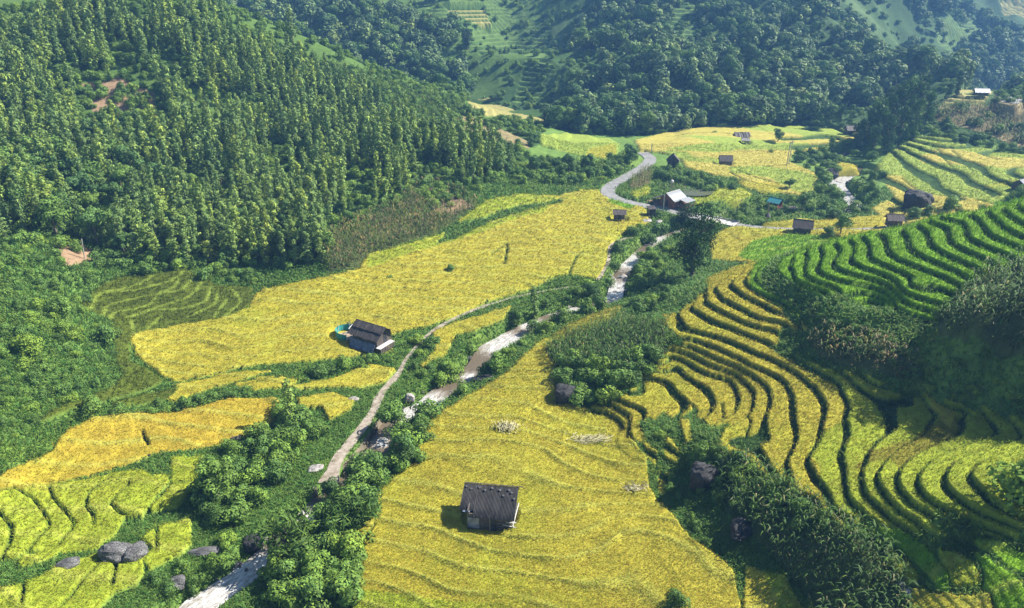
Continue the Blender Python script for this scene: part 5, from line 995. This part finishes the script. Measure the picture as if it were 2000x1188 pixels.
# ---------------------------------------------------------------- the house by the road
t = thing('wooden_house', 'reddish wooden house with pale metal roof inside the road bend', 'house', 1313, 399, 42); t.scale = (.69, .69, .69)
a, b, h, rh = 3.1, 2.7, 2.6, 1.7
mk('wall', [([(-a,-b,-.4),(a,-b,-.4),(a,b,-.4),(-a,b,-.4),(-a,-b,h),(a,-b,h),(a,b,h),(-a,b,h),(-a,0,h+rh),(a,0,h+rh)], [(0,1,5,4),(2,3,7,6),(1,2,6,9,5),(3,0,4,8,7)])]+[box(-a-.03, -a+.02, -b+.15+k*.34, -b+.40+k*.34, .1, h-.1+.2*(3-abs(k-7))*(abs(k-7) < 3)) for k in range(15)]+[box(-a+.2+k*.36, -a+.45+k*.36, -b-.03, -b+.02, .1, h-.1) for k in range(16)], MRW, t)
s = rh/b; ro = mk('roof', [slope_sheet(-a-.8, a+.5, 0, h+rh+.08, -b-.9, h+.08-.9*s, .05, 22, .03, .0, 1), slope_sheet(-a-.8, a+.5, 0, h+rh+.08, b+.9, h+.08-.9*s, .05, 22, .03, 0, 2)], MLM, t, sm=True)
mk('ridge_cap', [beam((-a-.85, 0, h+rh+.14), (a+.55, 0, h+rh+.14), .09)], MLM, ro)
mk('awning', [slope_sheet(-1.0, a+.9, -b-.7, h-.1, -b-3.6, h-.7, .04, 14, .03, 0, 3)], MLM, t)
mk('lean_to_roof', [slope_sheet(-a-.6, a-1.0, b+.6, h-.35, b+3.0, h-.9, .05, 0, .03, .1, 4)], MDR, t)
mk('door', [box(-a-.07, -a-.035, -.5, .5, .0, 1.95)], MBK, t)
mk('window', [box(-.6, .5, -b-.07, -b-.035, .9, 1.8)], MBK, t)
mk('window', [box(-a-.07, -a-.035, 1.1, 1.8, 1.0, 1.8)], MBK, t)
mk('veranda_floor', [box(-.8, a+.7, -b-3.2, -b-.1, -.4, .55)], MRW, t)
for x in (-.8, 1.2, a+.6): mk('veranda_post', [beam((x, -b-3.3, -.4), (x, -b-3.3, h-.65), .08)], MWP, t)
for x in (-a-.4, -.6, a-1.2): mk('lean_to_post', [beam((x, b+2.8, -.4), (x, b+2.8, h-.9), .07)], MWP, t)
mk('veranda_rail', [beam((-.8, -b-3.25, 1.2), (a+.6, -b-3.25, 1.2), .05), beam((-.8, -b-3.25, .9), (a+.6, -b-3.25, .9), .04)], MWP, t)
hl = t.location; me = rock_mesh(3, MWH, 3, .02, 1.0)
t = thing('water_tank', 'round white water tank on a thin stand behind the wooden house roof', 'tank', 0, 0, 0, xyz=(hl[0]+.4, hl[1]+4.0, hl[2]))
bm = bmesh.new(); bmesh.ops.create_uvsphere(bm, u_segments=16, v_segments=10, radius=.42); bmesh.ops.translate(bm, verts=bm.verts, vec=(0, 0, 4.3)); me = bpy.data.meshes.new('tank'); bm.to_mesh(me); bm.free(); me.materials.append(MWH); link('tank', me, None, t)
mk('stand', [beam((.3*math.cos(k*2.1), .3*math.sin(k*2.1), -.4), (.2*math.cos(k*2.1), .2*math.sin(k*2.1), 4.0), .05) for k in range(3)], MWP, t)
def wheel(x, z, r):
    ps = [(x+r*math.cos(a_), 0, z+r*math.sin(a_)) for a_ in np.linspace(0, 2*math.pi, 15)]; v, f = tube(ps, [.06]*15, 6); return [tuple(q) for q in v], [tuple(int(i) for i in q) for q in f]
t = thing('motorbike', 'parked motorbike with white bodywork in front of the wooden house', 'motorbike', 1326, 407, 25)
mk('wheel', [wheel(-.62, .3, .27)], MBK, t); mk('wheel', [wheel(.62, .3, .27)], MBK, t)
mk('body', [box(-.5, .35, -.13, .13, .42, .72), box(.25, .5, -.18, .18, .45, 1.0)], MWH, t); mk('saddle', [box(-.7, .1, -.14, .14, .725, .84)], MBK, t); mk('handlebar', [beam((.45, -.35, 1.05), (.45, .35, 1.05), .03), beam((.6, 0, .3), (.42, 0, 1.05), .04)], MBK, t)
t = thing('privy', 'little black cabin at the roadside left of the bridge', 'cabin', 1271, 424, 12)
mk('wall', [box(-.75, .75, -.7, .7, -.3, 2.0)], MBK, t); mk('roof', [slope_sheet(-.95, .95, .9, 2.3, -.95, 2.0, .05, 6, .03, 0, 1)], MDR, t); mk('door', [box(-.35, .35, -.76, -.72, 0, 1.7)], MDR, t)
for x in (-.7, .7): mk('post', [beam((x, -.65, -.9), (x, -.65, -.2), .06)], MWP, t)
# small huts: name, label, px, py, yaw, L, W, wall, rise, mats, stilts, door
def slat_roof_stones(t, n_): pass
gable('granary', 'small grey stilted granary in the golden field near the road bend', 1209, 432, -6, 2.7, 2.2, 1.4, .7, (MBR, MW), st=.8, ov=.45, seed=11, k=.8, door=('y-', 0))
gable('cottage', 'dark hut with pointed gable among bushes above the road bend', 1314, 327, 82, 3.4, 3.2, 2.1, 1.6, (MDR, MW), st=0, ov=.5, seed=12, k=.85, door=('x-', 0))
t = gable('field_hut', 'dark roofed hut with white patched ends in the middle of the far fields', 1416, 323, -4, 4.6, 3.2, 1.9, 1.6, (MDR, MW), st=0, ov=.5, seed=13, k=.66)
mk('white_patch', [box(2.37, 2.42, -1.3, -.2, .1, 1.3)], MWH, t); mk('white_sheet', [slope_sheet(-2.85, -2.2, .3, 3.25, -1.5, 1.95, .04, 0, .02, .1, 5)], MWH, t)
gable('open_shelter', 'small pale open shelter in the far golden field', 1455, 281, -10, 2.6, 2.0, .5, .7, (MPS, MW), st=1.0, ov=.4, seed=14, k=.75)
t = gable('thatched_hut', 'grey thatched hut with open right end on the green field behind the green hill', 1565, 459, -24, 4.4, 3.3, 2.2, 1.5, (MBR, MW), st=.35, ov=.45, jag=.2, seed=15, k=.74, door=('x+', 0))
gable('field_hut', 'dark stilted hut half hidden behind the green hill crest', 1743, 446, -10, 3.6, 2.8, 2.0, 1.1, (MBR, MW), st=.8, ov=.5, seed=16, k=.72)
t = gable('shed', 'red walled shed with a teal metal roof by the far stream', 1513, 409, -50, 2.6, 2.4, 1.9, .7, (MTM, MRB), st=0, ov=.5, waves=8, seed=17, k=.85, planks=False, cat='shed')
mk('white_door', [box(-1.4, -1.34, -.6, .2, 0, 1.7)], MWH, t)
t = thing('lumber_stack', 'stack of pale boards and sheets right of the teal roofed shed', 'boards', 1534, 409, -10)
mk('board', [box(-2.2, 2.0, -.9, .9, .35, .47)], MPS, t); mk('board', [box(-1.6, 2.4, -.6, 1.0, .49, .58)], MW, t)
for s in (-1, 1): mk('trestle', [box(s*1.5-.1, s*1.5+.1, -.7, .7, -.3, .345)], MW, t)
gable('small_hut', 'tiny dark hut at the far right edge of the valley floor', 1660, 262, 5, 3.0, 2.4, 1.3, 1.0, (MDR, MW), st=0, seed=18)
gable('stilt_hut', 'pale roofed stilt hut on top of the knob beside the road', 1913, 193, -14, 4.6, 3.4, 1.4, 1.1, (MLM, MW), st=1.4, ov=.6, waves=12, seed=19, k=.78)
gable('grey_hut', 'grey roofed hut at the right edge beyond the green hill', 1993, 372, 30, 4.0, 3.4, 1.9, 1.1, (mat_obj('grey sheet', (.16, .17, .19), (.30, .31, .34), (6, .7, .7)), MW), st=0, ov=.5, seed=20, k=.75)
t = thing('field_shelter', 'low dark sagging shelter at the upper edge of the far golden field', 'shelter', 1449, 268, 0)
mk('roof', [slope_sheet(-2.6, 2.6, .6, 1.5, -1.8, .3, .06, 0, .3, .3, 5), slope_sheet(-2.4, 2.4, .6, 1.5, 1.8, .3, .06, 0, .3, .3, 6)], MDR, t); mk('post', [beam((0, .5, -.3), (0, .5, 1.5), .08)], MWP, t)
# poles
def pole(px, py, hgt, label, arms=0, box_=False):
    t = thing('utility_pole', label, 'pole', px, py, 10); mk('post', [beam((0, 0, -.5), (0, 0, hgt), .13)], MCO if not box_ else MWP, t)
    for k in range(arms): mk('crossarm', [beam((-.7, 0, hgt-.4-k*.6), (.7, 0, hgt-.4-k*.6), .06)], MW, t)
    if box_: mk('bundle', [([(math.cos(a_)*.75, math.sin(a_)*.75, 1.6) for a_ in np.linspace(0, 5.5, 8)]+[(0, 0, 2.5)], [(k, (k+1) % 8, 8) for k in range(8)]+[tuple(range(8))[::-1]])], MDR, t)
pole(1536, 327, 7.0, 'left one of the twin poles in the far field', 1); pole(1540, 325, 7.0, 'right one of the twin poles in the far field', 1)
pole(1497, 437, 4.6, 'wooden pole with a dark straw bundle round it in the middle field', 0, True)
pole(1272, 301, 3.2, 'short dark post beside the top of the road'); pole(1295, 416, 4.0, 'thin pole at the roadside in front of the wooden house')
pole(1598+0, 300, 3.0, 'thin pole at the edge of the far golden field')
for (px, py, lab) in ((165, 505, 'pale bare trunk leaning on the eroded patch at the foot of the left slope'), (685, 1110, 'short pale stake at the left edge of the near field')):
    t = thing('bare_stake', lab, 'stake', px, py, 0); mk('stem', [beam((0, 0, -.3), (.35, 0, 3.4 if px < 200 else 1.4), .09)], MPS, t)
# ---------------------------------------------------------------- boulders and stones
rock('boulder', 'left half of the big split grey boulder in the lower left paddies', 226, 1086, (1.5, 1.2, 1.6), 'g', rz=10, sink=.3)
rock('boulder', 'right half of the big split grey boulder in the lower left paddies', 262, 1089, (1.35, 1.1, 1.4), 'g', rz=70, sink=.3)
rock('boulder', 'rough grey boulder at the paddy edge left of the big split boulder', 134, 1110, (1.1, .7, .9), 'g', rz=20)
rock('boulder', 'long low grey boulder right of the big split boulder', 398, 1080, (1.6, .6, .55), 'g', rz=5)
rock('boulder', 'dark upright boulder standing above the bottom left rapids', 497, 1072, (1.1, .9, 1.6), 'd', rz=40)
rock('boulder', 'grey striped boulder near the bottom left edge of the stream', 350, 1148, (.8, .7, 1.1), 'g', rz=15)
rock('boulder', 'round grey boulder in the bottom left rapids', 467, 1112, (.65, .6, .7), 'g')
rock('boulder', 'small dark boulder beside the round one in the rapids', 488, 1112, (.4, .4, .5), 'd')
rock('boulder', 'brown flat boulder in the golden patch near the footpath', 644, 796, (.9, .6, .45), 'd', rz=0)
rock('boulder', 'pale boulders at the right end of the golden patch', 690, 784, (.8, .5, .6), 'p')
rock('boulder', 'pale grey stone on the right edge of the lower left golden field', 459, 858, (.9, .5, .5), 'g')
rock('boulder', 'small black stone at the tip of the weedy patch in the paddies', 293, 893, (.5, .4, .5), 'd')
rock('boulder', 'dark mossy boulder in shadow at the end of the golden terraces', 1105, 780, (1.9, 1.5, 2.6), 'd', rz=30, sink=.35)
rock('boulder', 'tall black boulder standing in the bank right of the near field', 1372, 948, (1.7, 1.4, 2.9), 'd', rz=10, sink=.3)
rock('boulder', 'dark boulder with a pale streak low on the bottom right bank', 1442, 1045, (1.6, 1.1, 1.3), 'd', rz=60, sink=.2)
rock('boulder', 'huge black dome shaped rock in the right hand golden field', 1788, 406, (3.6, 2.8, 4.6), 'd', rz=0, sink=.3)
rock('boulder', 'dark cliff like rock above the far rapids', 1622, 345, (2.2, 1.7, 2.2), 'd', rz=20, sink=.3)
rock('boulder', 'pale round boulder in the middle of the white rapids', 1214, 548, (1.1, 1.0, 1.0), 'p', sink=.15)
rock('boulder', 'flat dark boulder on the bank below the weir', 945, 742, (1.5, .8, .6), 'd', rz=10)
rock('boulder', 'pale pointed boulder left of the middle rapids', 800, 785, (.8, .6, 1.2), 'p', rz=10)
rock('boulder', 'large pale flat stone where the footpath meets the stream', 618, 918, (.9, .7, .4), 'p', sink=.1)
rock('boulder', 'pale flat boulder on the roadside below the black cabin', 1262, 435, (1.6, .9, .7), 'p')
rock('boulder', 'pale flat boulder right of the one below the black cabin', 1287, 437, (1.3, .8, .7), 'p')
rock('boulder', 'white streaked stone at the bottom edge of the green rows', 1768, 1158, (1.0, .5, .5), 'p')
def stones(pts, n_, s0, s1, lab, grp, seed, kind='p', spread=1.0):
    g = np.random.default_rng(seed); seg = [p for p in RIV if any(math.hypot(p[0]-q_[0], p[1]-q_[1]) < q_[3] for q_ in pts)]
    for k in range(n_):
        p = seg[g.integers(len(seg))]; e = p[3]*.5*spread; x = p[0]+g.normal(0, e*.75); y = p[1]+g.normal(0, e*.75); z = max(p[2]-.25, float(sample(HG, np.array([x]), np.array([y]))[0])-.05)
        s = g.uniform(s0, s1)*(1+.0*k); o = bpy.data.objects.new('stream_stone', ROCKV[kind][g.integers(len(ROCKV[kind]))]); C.objects.link(o); o.location = (x, y, z); o.scale = (s, s*g.uniform(.6, 1), s*g.uniform(.5, .9)); o.rotation_euler = (0, 0, g.uniform(0, 6)); tag(o, lab, 'stone', grp)
stones([PZ(600, 1010, .5)+(7,)], 40, .1, .38, 'pale stone on the gravel where the footpath ends at the stream', 'stones at the end of the footpath', 61)
stones([PZ(450, 1140, 0)+(6,)], 12, .12, .35, 'grey stone along the bottom left rapids', 'stones in the bottom left rapids', 62, 'g', 1.5)
stones([PZ(830, 800, 1)+(6,), PZ(900, 742, 1.3)+(3,)], 18, .15, .5, 'grey stone around the rapids beside the footpath', 'stones in the rapids beside the footpath', 63, 'g', 1.3)
stones([PZ(1000, 660, 1.7)+(10,), PZ(1100, 612, 2.1)+(6,)], 26, .2, .6, 'grey stone in the rapids above the weir', 'stones in the rapids above the weir', 64, 'g', 1.2)
stones([PZ(1215, 550, 2.7)+(16,)], 40, .25, .75, 'pale stone in the white rapids left of the drooping tree', 'stones in the white rapids', 65, 'p', 1.1)
stones([PZ(1400, 430, 3.8)+(14,), PZ(1500, 408, 4.1)+(10,)], 40, .3, 1.0, 'pale boulder in the stony bed near the bridge', 'boulders near the bridge', 66, 'p', 1.9)
stones([PZ(1655, 385, 4.9)+(24,)], 40, .3, .9, 'pale boulder in the far rapids', 'boulders in the far rapids', 67, 'p', 1.1)
# lodged straw in the near field
def straw(px, py, rx, ry, n_, label, yaw):
    q = hit(px, py, H)[0]; g = np.random.default_rng(int(px)); V_ = []; F_ = []
    for k in range(n_):
        x, y = g.normal(0, rx*.45), g.normal(0, ry*.45); a = R(yaw)+g.normal(0, .45); l = g.uniform(.3, .8); z = g.uniform(.05, .4); o = len(V_); c_, s_ = math.cos(a), math.sin(a); w_ = .022
        V_ += [(x-s_*w_, y+c_*w_, z), (x+s_*w_, y-c_*w_, z), (x+c_*l+s_*w_, y+s_*l-c_*w_, z+g.uniform(-.15, .2)), (x+c_*l-s_*w_, y+s_*l+c_*w_, z+.05)]; F_.append((o, o+1, o+2, o+3))
    o = mk('flattened_straw', [(V_, F_)], MST_); o.location = q; tag(o, label, 'straw', kind='stuff')
straw(990, 838, 1.6, 1.2, 200, 'pale flattened straw in the upper part of the near golden field', 100)
straw(1150, 862, 2.4, .8, 260, 'pale flattened straw at the right corner of the near golden field', 20)
straw(1245, 958, 1.3, .6, 130, 'pale flattened straw at the right edge of the near golden field', 150)
# ---------------------------------------------------------------- the air of the valley
hz_ = mk('haze', [box(-1000, 1000, -80, 780, -12, 150)], mat_new('valley air')[0])
m, t = mat_new('valley haze'); out = N(t, 'ShaderNodeOutputMaterial'); pv = N(t, 'ShaderNodeVolumePrincipled'); pv.inputs['Density'].default_value = .00046; pv.inputs['Color'].default_value = (.22, .50, 1, 1); pv.inputs['Anisotropy'].default_value = .1
t.links.new(pv.outputs[0], out.inputs['Volume']); hz_.data.materials.clear(); hz_.data.materials.append(m); tag(hz_, 'thin blue haze filling the whole valley', 'haze', kind='stuff')
